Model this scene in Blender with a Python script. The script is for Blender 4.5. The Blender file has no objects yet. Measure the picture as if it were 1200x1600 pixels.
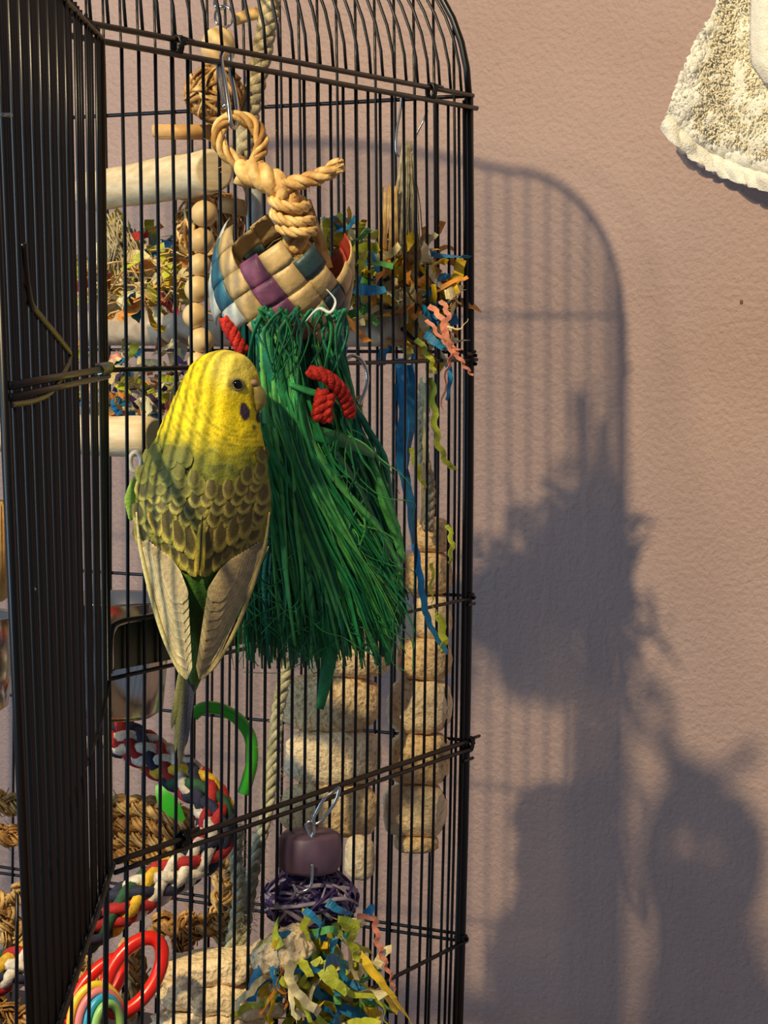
import bpy, math, random
from mathutils import Vector, Matrix, noise
PI = math.pi
sc = bpy.context.scene
COL = sc.collection

# ------------------------------------------------------------------ camera
FPX = 3600.0                       # focal length in pixels of the 1200x1600 frame
PITCH = math.atan(292 / FPX)
CAMZ = 135.0                       # cm
cam = bpy.data.cameras.new('camera'); camo = bpy.data.objects.new('camera', cam); COL.objects.link(camo)
cam.sensor_fit = 'VERTICAL'; cam.sensor_height = 24; cam.lens = FPX / 1600 * 24
cam.clip_start = 0.02; cam.clip_end = 50
camo.location = (0, 0, CAMZ / 100); camo.rotation_euler = (PI / 2 - PITCH, 0, 0)
sc.camera = camo
# ------------------------------------------------------------------ world, lights, exposure
w = bpy.data.worlds.new('world'); sc.world = w; w.use_nodes = True
w.node_tree.nodes['Background'].inputs[0].default_value = (0.70, 0.78, 1.0, 1)
w.node_tree.nodes['Background'].inputs[1].default_value = 0.185
sc.view_settings.view_transform = 'Standard'; sc.view_settings.look = 'None'
sc.view_settings.gamma = 1; sc.view_settings.use_curve_mapping = False
sc.view_settings.exposure = 0.1
def point(name, loc, e, c, r):
    l = bpy.data.lights.new(name, 'POINT'); l.energy = e; l.color = c; l.shadow_soft_size = r
    o = bpy.data.objects.new(name, l); o.location = loc; COL.objects.link(o)
def area(name, loc, target, e, c, sx, sy):
    l = bpy.data.lights.new(name, 'AREA'); l.energy = e; l.color = c; l.shape = 'RECTANGLE'; l.size = sx; l.size_y = sy
    o = bpy.data.objects.new(name, l); o.location = loc; COL.objects.link(o)
    o.rotation_euler = (Vector(target) - Vector(loc)).to_track_quat('-Z', 'Y').to_euler()
point('lamp_bulb', (-0.80, -0.19, 2.46), 176, (1.0, 0.79, 0.45), 0.028)
point('second_lamp_bulb', (-1.0, -0.10, 2.42), 27, (1.0, 0.78, 0.50), 0.05)
area('window_daylight', (-1.9, 0.5, 1.5), (-0.1, 0.9, 1.25), 17, (0.50, 0.76, 1.0), 0.34, 0.9)

# ------------------------------------------------------------------ geometry frame
d1 = Vector((math.sin(math.atan(2030 / FPX)), math.cos(math.atan(2030 / FPX)), 0))   # along the front panel, away from camera
d2 = Vector((-d1.y, d1.x, 0))                                                        # along the rear panel, to the left
OUT = Vector((d1.y, -d1.x, 0))                                                       # out of the front panel
def ray(px, py):
    x = (px - 600) / FPX; y = (800 - py) / FPX
    c, s = math.cos(PITCH), math.sin(PITCH)
    return Vector((x, c + y * s, -s + y * c))
def W(px, py, Z):                  # cm
    return Vector((0, 0, CAMZ)) + ray(px, py) * Z
CN = W(734, 508, 128.0)
def on_plane(px, py, p0, n):
    r = ray(px, py); o = Vector((0, 0, CAMZ))
    return o + r * ((p0 - o).dot(n) / r.dot(n))
def F(px, py, off=0):              # point on the front panel plane, off cm outwards
    return on_plane(px, py, CN + OUT * off, OUT)
def Fs(px, py):
    p = F(px, py) - CN
    return -p.dot(d1), F(px, py).z
def B(px, py, off=0):              # point on rear panel plane
    return on_plane(px, py, CN - d1 * off, d1)
GAP = 20.9
def WL(px, py, off=0):             # point on the room wall
    return on_plane(px, py, CN + d1 * (GAP - off), d1)
ZT = Fs(734, 149)[1]; ZT2 = Fs(734, 168)[1]; ZM = Fs(734, 553)[1]; ZM2 = Fs(734, 562)[1]
ZR = Fs(734, 934)[1]; ZL = Fs(734, 1157)[1]; ZL2 = Fs(734, 1172)[1]; ZB = Fs(734, 1470)[1]
ZBASE = ZB - 7.5
def bow(z):
    zm = ZM - 1.5; return -0.30 * ((z - zm) / 28.0) ** 2
def cp(s, t, z):
    return CN - d1 * s + d2 * t + Vector((bow(z), 0, z - CN.z))

# ------------------------------------------------------------------ mesh helpers (all points in cm)
def mk(name, verts, faces, m=None, parent=None, smooth=True, uvcol=None, attr=None):
    off = Vector(parent.location) if parent is not None else None
    vs = [Vector(v) * 0.01 for v in verts]
    if off is None:
        c = sum(vs, Vector()) / len(vs); zmin = min(v.z for v in vs); org = Vector((c.x, c.y, zmin))
    else:
        org = worldloc(parent)
    me = bpy.data.meshes.new(name)
    me.from_pydata([v - org for v in vs], [], faces)
    if smooth: me.shade_smooth()
    mats = m if isinstance(m, (list, tuple)) else [m]
    for q in mats:
        if q: me.materials.append(q)
    if attr is not None:
        a = me.color_attributes.new('Col', 'FLOAT_COLOR', 'POINT')
        for i, c in enumerate(attr): a.data[i].color = (c[0], c[1], c[2], 1)
    me.update()
    o = bpy.data.objects.new(name, me); COL.objects.link(o)
    if parent is None: o.location = org
    else: o.parent = parent
    return o
def worldloc(o):
    l = Vector(o.location)
    while o.parent is not None:
        o = o.parent; l = l + Vector(o.location)
    return l
def tag(o, label=None, cat=None, group=None, kind=None):
    if label: o['label'] = label
    if cat: o['category'] = cat
    if group: o['group'] = group
    if kind: o['kind'] = kind
    return o
def thing(name, loc, label, cat, group=None):
    o = bpy.data.objects.new(name, None); COL.objects.link(o); o.location = Vector(loc) * 0.01
    o.empty_display_size = 0.02
    return tag(o, label, cat, group)
def cat_rom(pts, n=8, closed=False):
    pts = [Vector(p) for p in pts]; out = []; N = len(pts)
    rng = range(N if closed else N - 1)
    for i in rng:
        if closed: p0, p1, p2, p3 = pts[i - 1], pts[i], pts[(i + 1) % N], pts[(i + 2) % N]
        else: p0, p1, p2, p3 = pts[max(i - 1, 0)], pts[i], pts[i + 1], pts[min(i + 2, N - 1)]
        for k in range(n):
            t = k / n
            out.append(0.5 * ((2 * p1) + (p2 - p0) * t + (2 * p0 - 5 * p1 + 4 * p2 - p3) * t * t + (3 * p1 - p0 - 3 * p2 + p3) * t ** 3))
    if not closed: out.append(pts[-1])
    return out
def frames(pts, closed=False):
    N = len(pts); T = []
    for i in range(N):
        a = pts[i - 1] if (i > 0 or closed) else pts[0]; b = pts[(i + 1) % N] if (i < N - 1 or closed) else pts[-1]
        d = b - a; T.append(d.normalized() if d.length > 1e-9 else Vector((0, 0, 1)))
    u = T[0].orthogonal().normalized(); U = [u]
    for i in range(1, N):
        u = u - T[i] * u.dot(T[i])
        u = u.normalized() if u.length > 1e-6 else T[i].orthogonal().normalized()
        U.append(u)
    return T, U, [T[i].cross(U[i]) for i in range(N)]
def tube(pts, r, seg=8, closed=False, vs=None, fs=None, flat=1.0):
    vs = [] if vs is None else vs; fs = [] if fs is None else fs
    pts = [Vector(p) for p in pts]; T, U, V = frames(pts, closed); b = len(vs); N = len(pts)
    for i, p in enumerate(pts):
        rr = r[i] if isinstance(r, (list, tuple)) else r
        for k in range(seg):
            a = 2 * PI * k / seg
            vs.append(p + U[i] * (math.cos(a) * rr) + V[i] * (math.sin(a) * rr * flat))
    for i in range(N if closed else N - 1):
        j = (i + 1) % N
        for k in range(seg):
            k2 = (k + 1) % seg
            fs.append((b + i * seg + k, b + i * seg + k2, b + j * seg + k2, b + j * seg + k))
    if not closed:
        fs.append(tuple(b + k for k in range(seg))[::-1]); fs.append(tuple(b + (N - 1) * seg + k for k in range(seg)))
    return vs, fs
def ribbon(pts, wd, nrm=None, th=0.03, vs=None, fs=None, twist=0.0, tw0=0.0):
    vs = [] if vs is None else vs; fs = [] if fs is None else fs
    T, U, V = frames(pts); b = len(vs); N = len(pts)
    for i, p in enumerate(pts):
        ww = wd[i] if isinstance(wd, (list, tuple)) else wd
        if nrm is not None:
            n = nrm - T[i] * nrm.dot(T[i]); n = n.normalized() if n.length > 1e-5 else V[i]
            s = T[i].cross(n)
        else: s, n = U[i], V[i]
        a = tw0 + twist * i / max(N - 1, 1)
        s2 = s * math.cos(a) + n * math.sin(a); n2 = n * math.cos(a) - s * math.sin(a)
        for q, h in ((-1, -1), (1, -1), (1, 1), (-1, 1)): vs.append(p + s2 * (q * ww / 2) + n2 * (h * th / 2))
    for i in range(N - 1):
        for k in range(4):
            k2 = (k + 1) % 4
            fs.append((b + i * 4 + k, b + i * 4 + k2, b + i * 4 + 4 + k2, b + i * 4 + 4 + k))
    fs.append((b + 3, b + 2, b + 1, b)); fs.append(tuple(b + (N - 1) * 4 + k for k in range(4)))
    return vs, fs
def resample(pts, step):
    out = [Vector(pts[0])]; acc = 0
    for a, b in zip(pts[:-1], pts[1:]):
        L = (b - a).length; d = step - acc
        while d <= L and L > 0:
            out.append(a + (b - a) * (d / L)); d += step
        acc = (acc + L) % step if L > 0 else acc
    return out
def strand_paths(path, R, n, pitch, step=0.12, over=0.0, braid=False, closed=False):
    p = resample(path, step); T, U, V = frames(p); res = []
    for j in range(n):
        sgn = 1 if (not braid or j % 2 == 0) else -1
        q = []
        for i in range(len(p)):
            a = 2 * PI * j / n + sgn * 2 * PI * i * step / pitch
            rr = R
            if braid: rr = R * (1 + over * math.sin(2 * PI * i * step / pitch * n / 2 + j * PI))
            q.append(p[i] + (U[i] * math.cos(a) + V[i] * math.sin(a)) * rr)
        res.append(q)
    return res
def rope(name, path, R, n, pitch, mats, parent=None, r=None, seg=7, braid=False, each=False, step=0.12, pname='strand', fuzz=0, fuzzmat=None):
    ps = strand_paths(path, R, n, pitch, step, 0.12 if braid else 0, braid)
    r = r or R * (0.95 if n <= 3 else 0.75); objs = []
    if each:
        for j, q in enumerate(ps):
            v, f = tube(q, r, seg); objs.append(mk(pname, v, f, mats[j % len(mats)], parent))
        return objs
    v, f = [], []; idx = []
    for j, q in enumerate(ps):
        n0 = len(f); tube(q, r, seg, vs=v, fs=f); idx += [j % len(mats)] * (len(f) - n0)
    if fuzz:
        n0 = len(f)
        pp = resample(path, step)
        for k in range(fuzz):
            c = random.choice(pp); d = Vector((random.gauss(0, 1), random.gauss(0, 1), random.gauss(0, 1))).normalized()
            a = c + d * R * 1.5; e = a + d * random.uniform(.2, .7) + Vector((random.uniform(-.3, .3), 0, -random.uniform(0, .5)))
            tube([a - d * R, (a + e) / 2 + Vector((random.uniform(-.1, .1), 0, random.uniform(-.1, .1))), e], 0.012, 3, vs=v, fs=f)
        idx += [0] * (len(f) - n0)
    o = mk(name, v, f, mats, parent)
    for i, p in enumerate(o.data.polygons): p.material_index = idx[i]
    return o
def lathe(prof, c, seg=48, axis=Vector((0, 0, 1)), vs=None, fs=None):
    vs = [] if vs is None else vs; fs = [] if fs is None else fs; b = len(vs)
    ax = axis.normalized(); u = ax.orthogonal().normalized(); v = ax.cross(u)
    for (r, z) in prof:
        for k in range(seg):
            a = 2 * PI * k / seg; vs.append(c + ax * z + u * (r * math.cos(a)) + v * (r * math.sin(a)))
    for i in range(len(prof) - 1):
        for k in range(seg):
            k2 = (k + 1) % seg
            fs.append((b + i * seg + k, b + i * seg + k2, b + (i + 1) * seg + k2, b + (i + 1) * seg + k))
    return vs, fs
def lump(c, rx, ry, rz, seed=0, e=0.6, nz=0.12, nu=40, nv=26, ns=0.8, rot=0.0):
    vs, fs = [], []
    def sp(x, p): return math.copysign(abs(x) ** p, x)
    for i in range(nv + 1):
        ph = -PI / 2 + PI * i / nv
        for k in range(nu):
            th = 2 * PI * k / nu
            d = Vector((sp(math.cos(ph), e) * sp(math.cos(th), .8), sp(math.cos(ph), e) * sp(math.sin(th), .8), sp(math.sin(ph), e)))
            p = Vector((d.x * rx, d.y * ry, d.z * rz))
            q = p * ns + Vector((seed * 7.1, seed * 3.3, seed))
            p = p * (1 + nz * noise.noise(q) + nz * .5 * noise.noise(q * 3) + nz * .22 * noise.noise(q * 8))
            if rot: p = Vector((p.x * math.cos(rot) + p.z * math.sin(rot), p.y, -p.x * math.sin(rot) + p.z * math.cos(rot)))
            vs.append(c + p)
    for i in range(nv):
        for k in range(nu):
            k2 = (k + 1) % nu
            fs.append((i * nu + k, i * nu + k2, (i + 1) * nu + k2, (i + 1) * nu + k))
    return vs, fs
def rbox(c, ax, ay, az, hx, hy, hz, bv=0.08):
    vs = []; ax, ay, az = ax.normalized(), ay.normalized(), az.normalized()
    fs = []
    import bmesh
    bm = bmesh.new(); bmesh.ops.create_cube(bm, size=2)
    for v in bm.verts: v.co = Vector((v.co.x * hx, v.co.y * hy, v.co.z * hz))
    bmesh.ops.bevel(bm, geom=list(bm.edges), offset=bv, segments=2, affect='EDGES')
    bm.verts.ensure_lookup_table()
    vs = [c + ax * v.co.x + ay * v.co.y + az * v.co.z for v in bm.verts]
    fs = [tuple(v.index for v in f.verts) for f in bm.faces]
    bm.free(); return vs, fs

# ------------------------------------------------------------------ materials
def lin(c):
    return tuple(((x / 255) / 12.92 if x / 255 <= .04045 else ((x / 255 + .055) / 1.055) ** 2.4) for x in c)
def mat(name, c, rough=.6, metal=0, c2=None, ns=150, stretch=(1, 1, 1), bump=0, bs=400, coat=0, attr=False, trans=0, sheen=0, ramp=(.35, .65), bd=.001, sub=0):
    m = bpy.data.materials.new(name); m.use_nodes = True; nt = m.node_tree; N = nt.nodes; L = nt.links
    b = N['Principled BSDF']; b.inputs['Roughness'].default_value = rough; b.inputs['Metallic'].default_value = metal
    b.inputs['Base Color'].default_value = (*lin(c), 1)
    if coat: b.inputs['Coat Weight'].default_value = coat
    if trans: b.inputs['Transmission Weight'].default_value = trans
    if sub:
        b.inputs['Subsurface Weight'].default_value = sub; b.inputs['Subsurface Scale'].default_value = .003
    if sheen: b.inputs['Sheen Weight'].default_value = sheen
    tc = N.new('ShaderNodeTexCoord'); mp = N.new('ShaderNodeMapping'); mp.inputs['Scale'].default_value = stretch
    L.new(tc.outputs['Object'], mp.inputs['Vector'])
    base = None
    if attr:
        a = N.new('ShaderNodeAttribute'); a.attribute_name = 'Col'; base = a.outputs['Color']
    if c2 is not None:
        n = N.new('ShaderNodeTexNoise'); n.inputs['Scale'].default_value = ns; n.inputs['Detail'].default_value = 6
        L.new(mp.outputs[0], n.inputs['Vector'])
        r = N.new('ShaderNodeValToRGB'); r.color_ramp.elements[0].position = ramp[0]; r.color_ramp.elements[1].position = ramp[1]
        r.color_ramp.elements[0].color = (*lin(c), 1); r.color_ramp.elements[1].color = (*lin(c2), 1)
        L.new(n.outputs['Fac'], r.inputs['Fac'])
        if base:
            mx = N.new('ShaderNodeMix'); mx.data_type = 'RGBA'; mx.blend_type = 'MULTIPLY'; mx.inputs[0].default_value = 1
            L.new(base, mx.inputs[6]); L.new(r.outputs['Color'], mx.inputs[7]); base = mx.outputs[2]
        else: base = r.outputs['Color']
    if base: L.new(base, b.inputs['Base Color'])
    if bump:
        n2 = N.new('ShaderNodeTexNoise'); n2.inputs['Scale'].default_value = bs; n2.inputs['Detail'].default_value = 5
        L.new(mp.outputs[0], n2.inputs['Vector'])
        bp = N.new('ShaderNodeBump'); bp.inputs['Strength'].default_value = bump; bp.inputs['Distance'].default_value = bd
        L.new(n2.outputs['Fac'], bp.inputs['Height']); L.new(bp.outputs[0], b.inputs['Normal'])
    return m
M = {}
M['black'] = mat('black_enamel', (6, 5, 7), .36, coat=0)
M['black'].node_tree.nodes['Principled BSDF'].inputs['Specular IOR Level'].default_value = .42
M['steel'] = mat('steel', (200, 200, 196), .18, 1)
M['steel_dull'] = mat('brushed_steel', (150, 152, 145), .3, 1)
M['wood'] = mat('pale_wood', (222, 196, 150), .6, c2=(240, 222, 184), ns=60, stretch=(1, 1, 6), bump=.2, bs=300)
M['wood_grey'] = mat('greyed_wood', (160, 140, 118), .75, c2=(205, 190, 168), ns=70, bump=.3, bs=250)
M['wood_orange'] = mat('tan_wood', (196, 148, 88), .65, c2=(222, 180, 118), ns=120, bump=.2)
M['bead'] = mat('bead_wood', (214, 178, 118), .45, c2=(240, 212, 158), ns=80, stretch=(1, 1, .3))
M['straw'] = mat('straw', (178, 132, 70), .6, c2=(236, 202, 134), ns=130, bump=.4, bs=600)
M['straw_dark'] = mat('seagrass', (120, 82, 40), .75, c2=(196, 150, 84), ns=140, bump=.5, bs=600)
M['husk'] = mat('husk', (140, 104, 56), .75, c2=(214, 176, 110), ns=140, bump=.5, bs=600)
M['sisal'] = mat('sisal', (150, 138, 108), .85, c2=(206, 194, 160), ns=220, bump=.6, bs=700)
M['sisal_green'] = mat('aged_sisal', (142, 142, 112), .85, c2=(208, 206, 176), ns=220, bump=.6, bs=700)
M['pumice'] = mat('pumice', (184, 148, 100), .95, c2=(236, 206, 156), ns=420, ramp=(.30, .52), bump=1, bs=420, bd=.002)
M['pumice2'] = mat('pale_pumice', (190, 162, 120), .95, c2=(240, 218, 178), ns=380, ramp=(.28, .5), bump=1, bs=360, bd=.002)
for n_, c_ in dict(g_dark=(10, 104, 66), g_mid=(34, 142, 78), g_teal=(14, 130, 96), g_bright=(92, 184, 92), g_lime=(134, 196, 96),
                   p_yellow=(236, 200, 40), p_lime=(196, 206, 60), p_blue=(20, 124, 178), p_orange=(226, 150, 62), p_pink=(232, 150, 124),
                   p_cream=(236, 222, 170), p_red=(190, 50, 44), p_green=(90, 170, 90), p_teal=(40, 140, 160), p_purple=(70, 46, 100)).items():
    M[n_] = mat(n_, tuple(int(x * .82) for x in c_), .55, c2=c_, ns=200, bump=.25, bs=900)
for n_, c_ in dict(w_cream=(206, 178, 124), w_pale=(204, 200, 178), w_purple=(140, 84, 120), w_maroon=(112, 48, 60), w_teal=(48, 74, 80), w_blue=(50, 112, 140),
                   w_white=(206, 216, 214), w_red=(150, 50, 40)).items():
    M[n_] = mat(n_, tuple(int(x * .85) for x in c_), .45, c2=c_, ns=120, stretch=(1, 1, 1), bump=.3, bs=500)
for n_, c_ in dict(r_red=(176, 32, 34), r_white=(226, 214, 196), r_navy=(34, 38, 66), r_green=(36, 84, 52), r_yellow=(224, 180, 44)).items():
    M[n_] = mat(n_, tuple(int(x * .8) for x in c_), .8, c2=c_, ns=300, bump=.5, bs=900)
M['plastic_red'] = mat('red_plastic', (226, 32, 12), .3, coat=.3)
M['plastic_green'] = mat('green_plastic', (56, 176, 40), .3, coat=.3)
M['plastic_yellow'] = mat('yellow_plastic', (230, 200, 60), .35)
M['plastic_blue'] = mat('blue_plastic', (50, 160, 200), .35)
M['plastic_pink'] = mat('pink_plastic', (220, 130, 130), .35)
M['plastic_lime'] = mat('lime_plastic', (150, 200, 110), .35)
M['plastic_white'] = mat('white_plastic', (225, 222, 210), .35)
M['mauve'] = mat('mauve_wood', (88, 66, 88), .5, c2=(110, 86, 108), ns=60)
M['violet'] = mat('violet_vine', (42, 28, 76), .5, c2=(72, 56, 116), ns=200)
M['violet_light'] = mat('pale_violet_fibre', (150, 140, 160), .6)
M['red_yarn'] = mat('red_yarn', (170, 24, 22), .8, c2=(222, 52, 34), ns=500, bump=1, bs=900)
M['towel'] = mat('terry', (244, 240, 226), .95, c2=(254, 252, 244), ns=250, bump=1, bs=900, bd=.0012, sheen=.3)
M['towel_yellow'] = mat('terry_worn', (250, 238, 206), .95, c2=(254, 248, 228), ns=300, bump=1, bs=900, bd=.0012)
M['wall'] = mat('wall_paint', (162, 137, 131), .62, c2=(170, 145, 138), ns=8, bump=.65, bs=300, bd=.0022)
M['floor'] = mat('floor', (110, 90, 76), .5, c2=(130, 106, 88), ns=10)
M['feather'] = mat('feather', (225, 225, 225), .65, attr=True, c2=(255, 255, 255), ns=700, ramp=(.3, .6), bump=.3, bs=1200)
M['plumage'] = mat('plumage', (228, 228, 228), .7, attr=True, c2=(255, 255, 255), ns=900, ramp=(.3, .6), bump=.6, bs=1100, bd=.0008)
M['eye'] = mat('eye', (6, 4, 4), .12)
M['beak'] = mat('beak', (150, 134, 70), .5, c2=(172, 152, 84), ns=300)
M['claw'] = mat('foot_skin', (150, 120, 120), .6, bump=.5, bs=1500)

# ------------------------------------------------------------------ setting
def quad(name, a, b, c, d, m, kind='structure'):
    return tag(mk(name, [a, b, c, d], [(0, 1, 2, 3)], M[m], smooth=False), kind=kind)
wc = CN + d1 * GAP
Up = Vector((0, 0, 1))
def wallpt(t, z): p = wc + d2 * t; return Vector((p.x, p.y, z))
v_, f_ = [], []
for sgn_ in (0, 12):
    for (t, z) in ((-110, 0), (160, 0), (160, 250), (-110, 250)):
        v_.append(wallpt(t, z) + d1 * sgn_)
f_ = [(0, 1, 2, 3), (7, 6, 5, 4), (0, 4, 5, 1), (1, 5, 6, 2), (2, 6, 7, 3), (3, 7, 4, 0)]
tag(mk('wall_back', v_, f_, M['wall'], smooth=False), kind='structure')
v_ = []
for z in (0, -5):
    for (t, s) in ((-110, 0), (160, 0), (160, 230), (-110, 230)):
        p = wc + d2 * t - d1 * s; v_.append(Vector((p.x, p.y, z)))
tag(mk('floor', v_, f_, M['floor'], smooth=False), kind='structure')
v_, f2 = rbox(wallpt(25, 5) - d1 * .6, d2, d1, Up, 134, .6, 5, .2)
tag(mk('baseboard_back', v_, f2, mat('trim_paint', (214, 208, 198), .5)), kind='structure')
sp_, sf_ = lump(WL(1159, 472, 0.0), .12, .05, .14, 3, nu=10, nv=8)
tag(mk('wall_dot', sp_, sf_, mat('wall_speck', (110, 74, 48), .7)), kind='structure')  # tiny brown speck sitting on the wall

# ------------------------------------------------------------------ bird cage
SW = 70.0; TW = 44.0; HINGE = Fs(165, 600)[0]; S0 = 0.0
cage = thing('bird_cage', cp(SW / 2, TW / 2, 0), 'tall black wire bird cage with an arched top standing against the mauve wall', 'cage')
AX, AZ = 7.0, 8.5
def dome_z(t):                    # height of arched top above the ring
    if t > TW / 2: t = TW - t
    t = max(t, 0)
    if t < AX: return AZ * math.sin(math.acos(1 - t / AX)) 
    return AZ + 2.2 * math.sin((t - AX) / (TW / 2 - AX) * PI / 2)
def arch(s, r=.08, seg=6):
    pts = []
    for k in range(9):
        a = PI / 2 * k / 9; pts.append(cp(s, AX * (1 - math.cos(a)), ZT + AZ * math.sin(a)))
    for k in range(7):
        t = AX + (TW / 2 - AX) * k / 7; pts.append(cp(s, t, ZT + dome_z(t)))
    m = len(pts); pts.append(cp(s, TW / 2, ZT + dome_z(TW / 2)))
    for k in range(m - 1, -1, -1):
        q = pts[k]; rel = (q - CN); tt = rel.dot(d2)
        pts.append(q + d2 * (TW - 2 * tt))
    return tube(pts, r, seg)
RB = .082
def zs(a, b, n=9): return [a + (b - a) * i / (n - 1) for i in range(n)]
def bar(s, t, z0, z1, r=RB, name='bar', seg=7):
    v, f = tube([cp(s, t, z) for z in zs(z0, z1)], r, seg); return mk(name, v, f, M['black'], cage)
nb = 0
base_mesh = None
def bar_copy(src, s, t, s0, t0):
    o = src.copy(); COL.objects.link(o); o.parent = cage
    o.location = Vector(src.location) + (d2 * (t - t0) - d1 * (s - s0)) * .01
    return o
SP = 1.25
sF = [1.2 + SP * i for i in range(int((HINGE - 1.0) / SP))]
src = bar(sF[0], 0, ZBASE, ZT2)
for s in sF[1:]: bar_copy(src, s, 0, sF[0], 0)
srcl = bar(HINGE + 1.2, 0, ZBASE, ZL)
s = HINGE + 1.2 + SP
while s < SW - 1: bar_copy(srcl, s, 0, HINGE + 1.2, 0); s += SP
# rear panel bars reach up to the arch
t = 0.9; k = 0
while t < TW - .5:
    bar(0, t, ZBASE, ZT + dome_z(t)); t += SP; k += 1
# far long side (out of view) and near end
srcb = bar(1, TW, ZBASE, ZT)
for i in range(1, 27): bar_copy(srcb, 1 + i * 2.5, TW, 1, TW)
t = 2.5
while t < TW - .5:
    bar(SW, t, ZBASE, ZT + dome_z(t)); t += 2.5
s = 0.85
while s < SW:
    v, f = arch(s, RB); mk('arch_bar', v, f, M['black'], cage); s += SP
for s in (0, SW):
    v, f = arch(s, .19, 8); mk('arch_frame', v, f, M['black'], cage)
# posts
for (s, t) in ((0, 0), (0.0, TW), (SW, 0), (SW, TW)):
    bar(s, t, ZBASE, ZT, .26, 'corner_post', 10)
bar(0.45, 0.0, ZBASE, ZT - .3, .15, 'corner_post', 8)
bar(HINGE, 0, ZBASE, ZT2, .13, 'door_jamb', 8)
# crossbars
def fc(z, s0, s1, off=.16, r=.11, name='crossbar', n=18):
    pts = [cp(s0 + (s1 - s0) * i / n, 0, z) + OUT * off for i in range(n + 1)]
    v, f = tube(pts, r, 8); return mk(name, v, f, M['black'], cage)
fc(ZT, -.2, SW, .14, .14); fc(ZT2, -.6, SW, .18, .14)
fc(ZM2, -.55, HINGE + .3, .16, .11); fc(ZM, -.1, HINGE * .0 + .9, .2, .12)
fc(ZR, -.55, HINGE, .16, .10); fc(ZR - .35, -.5, .4, .16, .1)
fc(ZL, -.6, HINGE + .4, .16, .15); fc(ZL2 + .12, .1, HINGE - .2, .30, .12); fc(ZL - 1.05, -.6, .6, .16, .1)
fc(ZB, -.4, SW, .16, .12)
def bc(z, off=.16, r=.10):
    pts = [cp(0, TW * i / 14, z) - d1 * off for i in range(15)]
    v, f = tube(pts, r, 8); return mk('rear_crossbar', v, f, M['black'], cage)
for z in (ZT, ZM + .1, ZR + .1, ZL, ZB + .4, ZB): bc(z, -.16, .12 if z == ZT else .1)
for z in (ZT, ZM, ZL, ZB):
    for (a, b) in (((0, TW), (SW, TW)), ((SW, 0), (SW, TW))):
        v, f = tube([cp(a[0], a[1], z), cp(b[0], b[1], z)], .12, 8); mk('side_crossbar', v, f, M['black'], cage)
# wire clips wound round the double rails
def clip(px, z, w_=.5):
    s = Fs(px, 600)[0]; pts = []
    for i in range(29):
        a = i / 28 * 2 * PI * 3
        pts.append(cp(s + (i / 28 - .5) * w_, 0, z) + OUT * (.16 + .24 * math.cos(a)) + Up * (.42 * math.sin(a)))
    v, f = tube(pts, .07, 6); mk('wire_clip', v, f, M['black'], cage)
    v, f = tube([cp(s, 0, z + .35) + OUT * .3, cp(s - 1.2, 0, z + .3) + OUT * .2], .09, 6); mk('wire_clip', v, f, M['black'], cage)
zt_mid = (ZT + ZT2) / 2
clip(280, zt_mid + .1); clip(672, zt_mid + .15); clip(282, ZL - .05); clip(735, ZL - .2, .4)
# wire ends that curl round the post
for z in (ZM - .1, ZM2 - .25, ZB + .15, ZR):
    pts = [cp(-.02, 0, z) + OUT * (.34 * math.cos(a)) + d1 * (.34 * math.sin(a)) + Up * (.02 * k_) for k_, a in enumerate([i / 12 * 2 * PI for i in range(13)])]
    v, f = tube(pts, .1, 7); mk('post_ring', v, f, M['black'], cage)
# feeder opening frame on the front panel
pts = [F(x, y, .2) for x, y in ((172, 1052), (174, 990), (186, 972), (240, 962), (330, 944), (408, 928))]
v, f = tube(cat_rom(pts, 6), .11, 7); mk('feeder_frame', v, f, M['black'], cage)
# tray
v, f = rbox(cp(SW / 2, TW / 2, ZBASE) + Up * -1.6, -d1, d2, Up, SW / 2 + 1, TW / 2 + 1, 1.6, .5)
mk('tray', v, f, M['black'], cage)
for (s, t) in ((1, 1), (1, TW - 1), (SW - 1, 1), (SW - 1, TW - 1)):
    p = cp(s, t, ZBASE - 3); q = Vector((p.x, p.y, .0)); v, f = tube([q, p], 1.1, 12); mk('leg', v, f, M['black'], cage)

# ---- door, swung open towards the camera and almost edge-on
VPD = 540.0
KD = W(165, 600, 1).y; ZH = 98.1
def D(px, py, dx=0):               # a point of the door seen at that pixel
    return W(px + dx, py, ZH * (VPD - 165) / (VPD - px))
hp = cp(HINGE, 0, ZM)
dd = -Vector(((VPD - 600) / FPX, 1, 0)).normalized()
DLEN = 29.5
def dp(u, z, off=0):
    lean = (ZM - z) * .030 * (u / DLEN) 
    return Vector((hp.x + bow(z) * 0, hp.y, 0)) + dd * u + Vector((lean + off, 0, z))
ZDT, ZDB = ZT2 + .1, ZL - .15
door = mk('cage_door', *tube([dp(.4, ZDB), dp(.4, ZDT), dp(DLEN, ZDT), dp(DLEN, ZDB)], .16, 8, closed=True), M['black'], cage)
u = 1.3; kd = 0
while u < DLEN - .5:
    rr = (.080 if u < 11 else .098) + .010 * ((kd * 7) % 3)
    v, f = tube([dp(u, z, .05 * math.sin(kd * 2.1)) for z in zs(ZDB - .35, ZDT + .3, 7)], rr, 6)
    mk('bar', v, f, M['black'], door); u += 1.12 if u < 11 else .74; kd += 1
for z, r_ in ((ZM2 + .1, .14), (ZM2 - .25, .12), (ZDB + .2, .12)):
    v, f = tube([dp(.4, z, .17), dp(DLEN, z, .17)], r_, 7); mk('crossbar', v, f, M['black'], door)
for z in (ZM2 + .1,):
    pts = [dp(.2 + 4.5 * i / 40, z, .17) + Vector((math.cos(i * .9) * .22, 0, math.sin(i * .9) * .22)) for i in range(41)]
    v, f = tube(pts, .07, 6); mk('wound_wire', v, f, M['steel_dull'], door)
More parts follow.
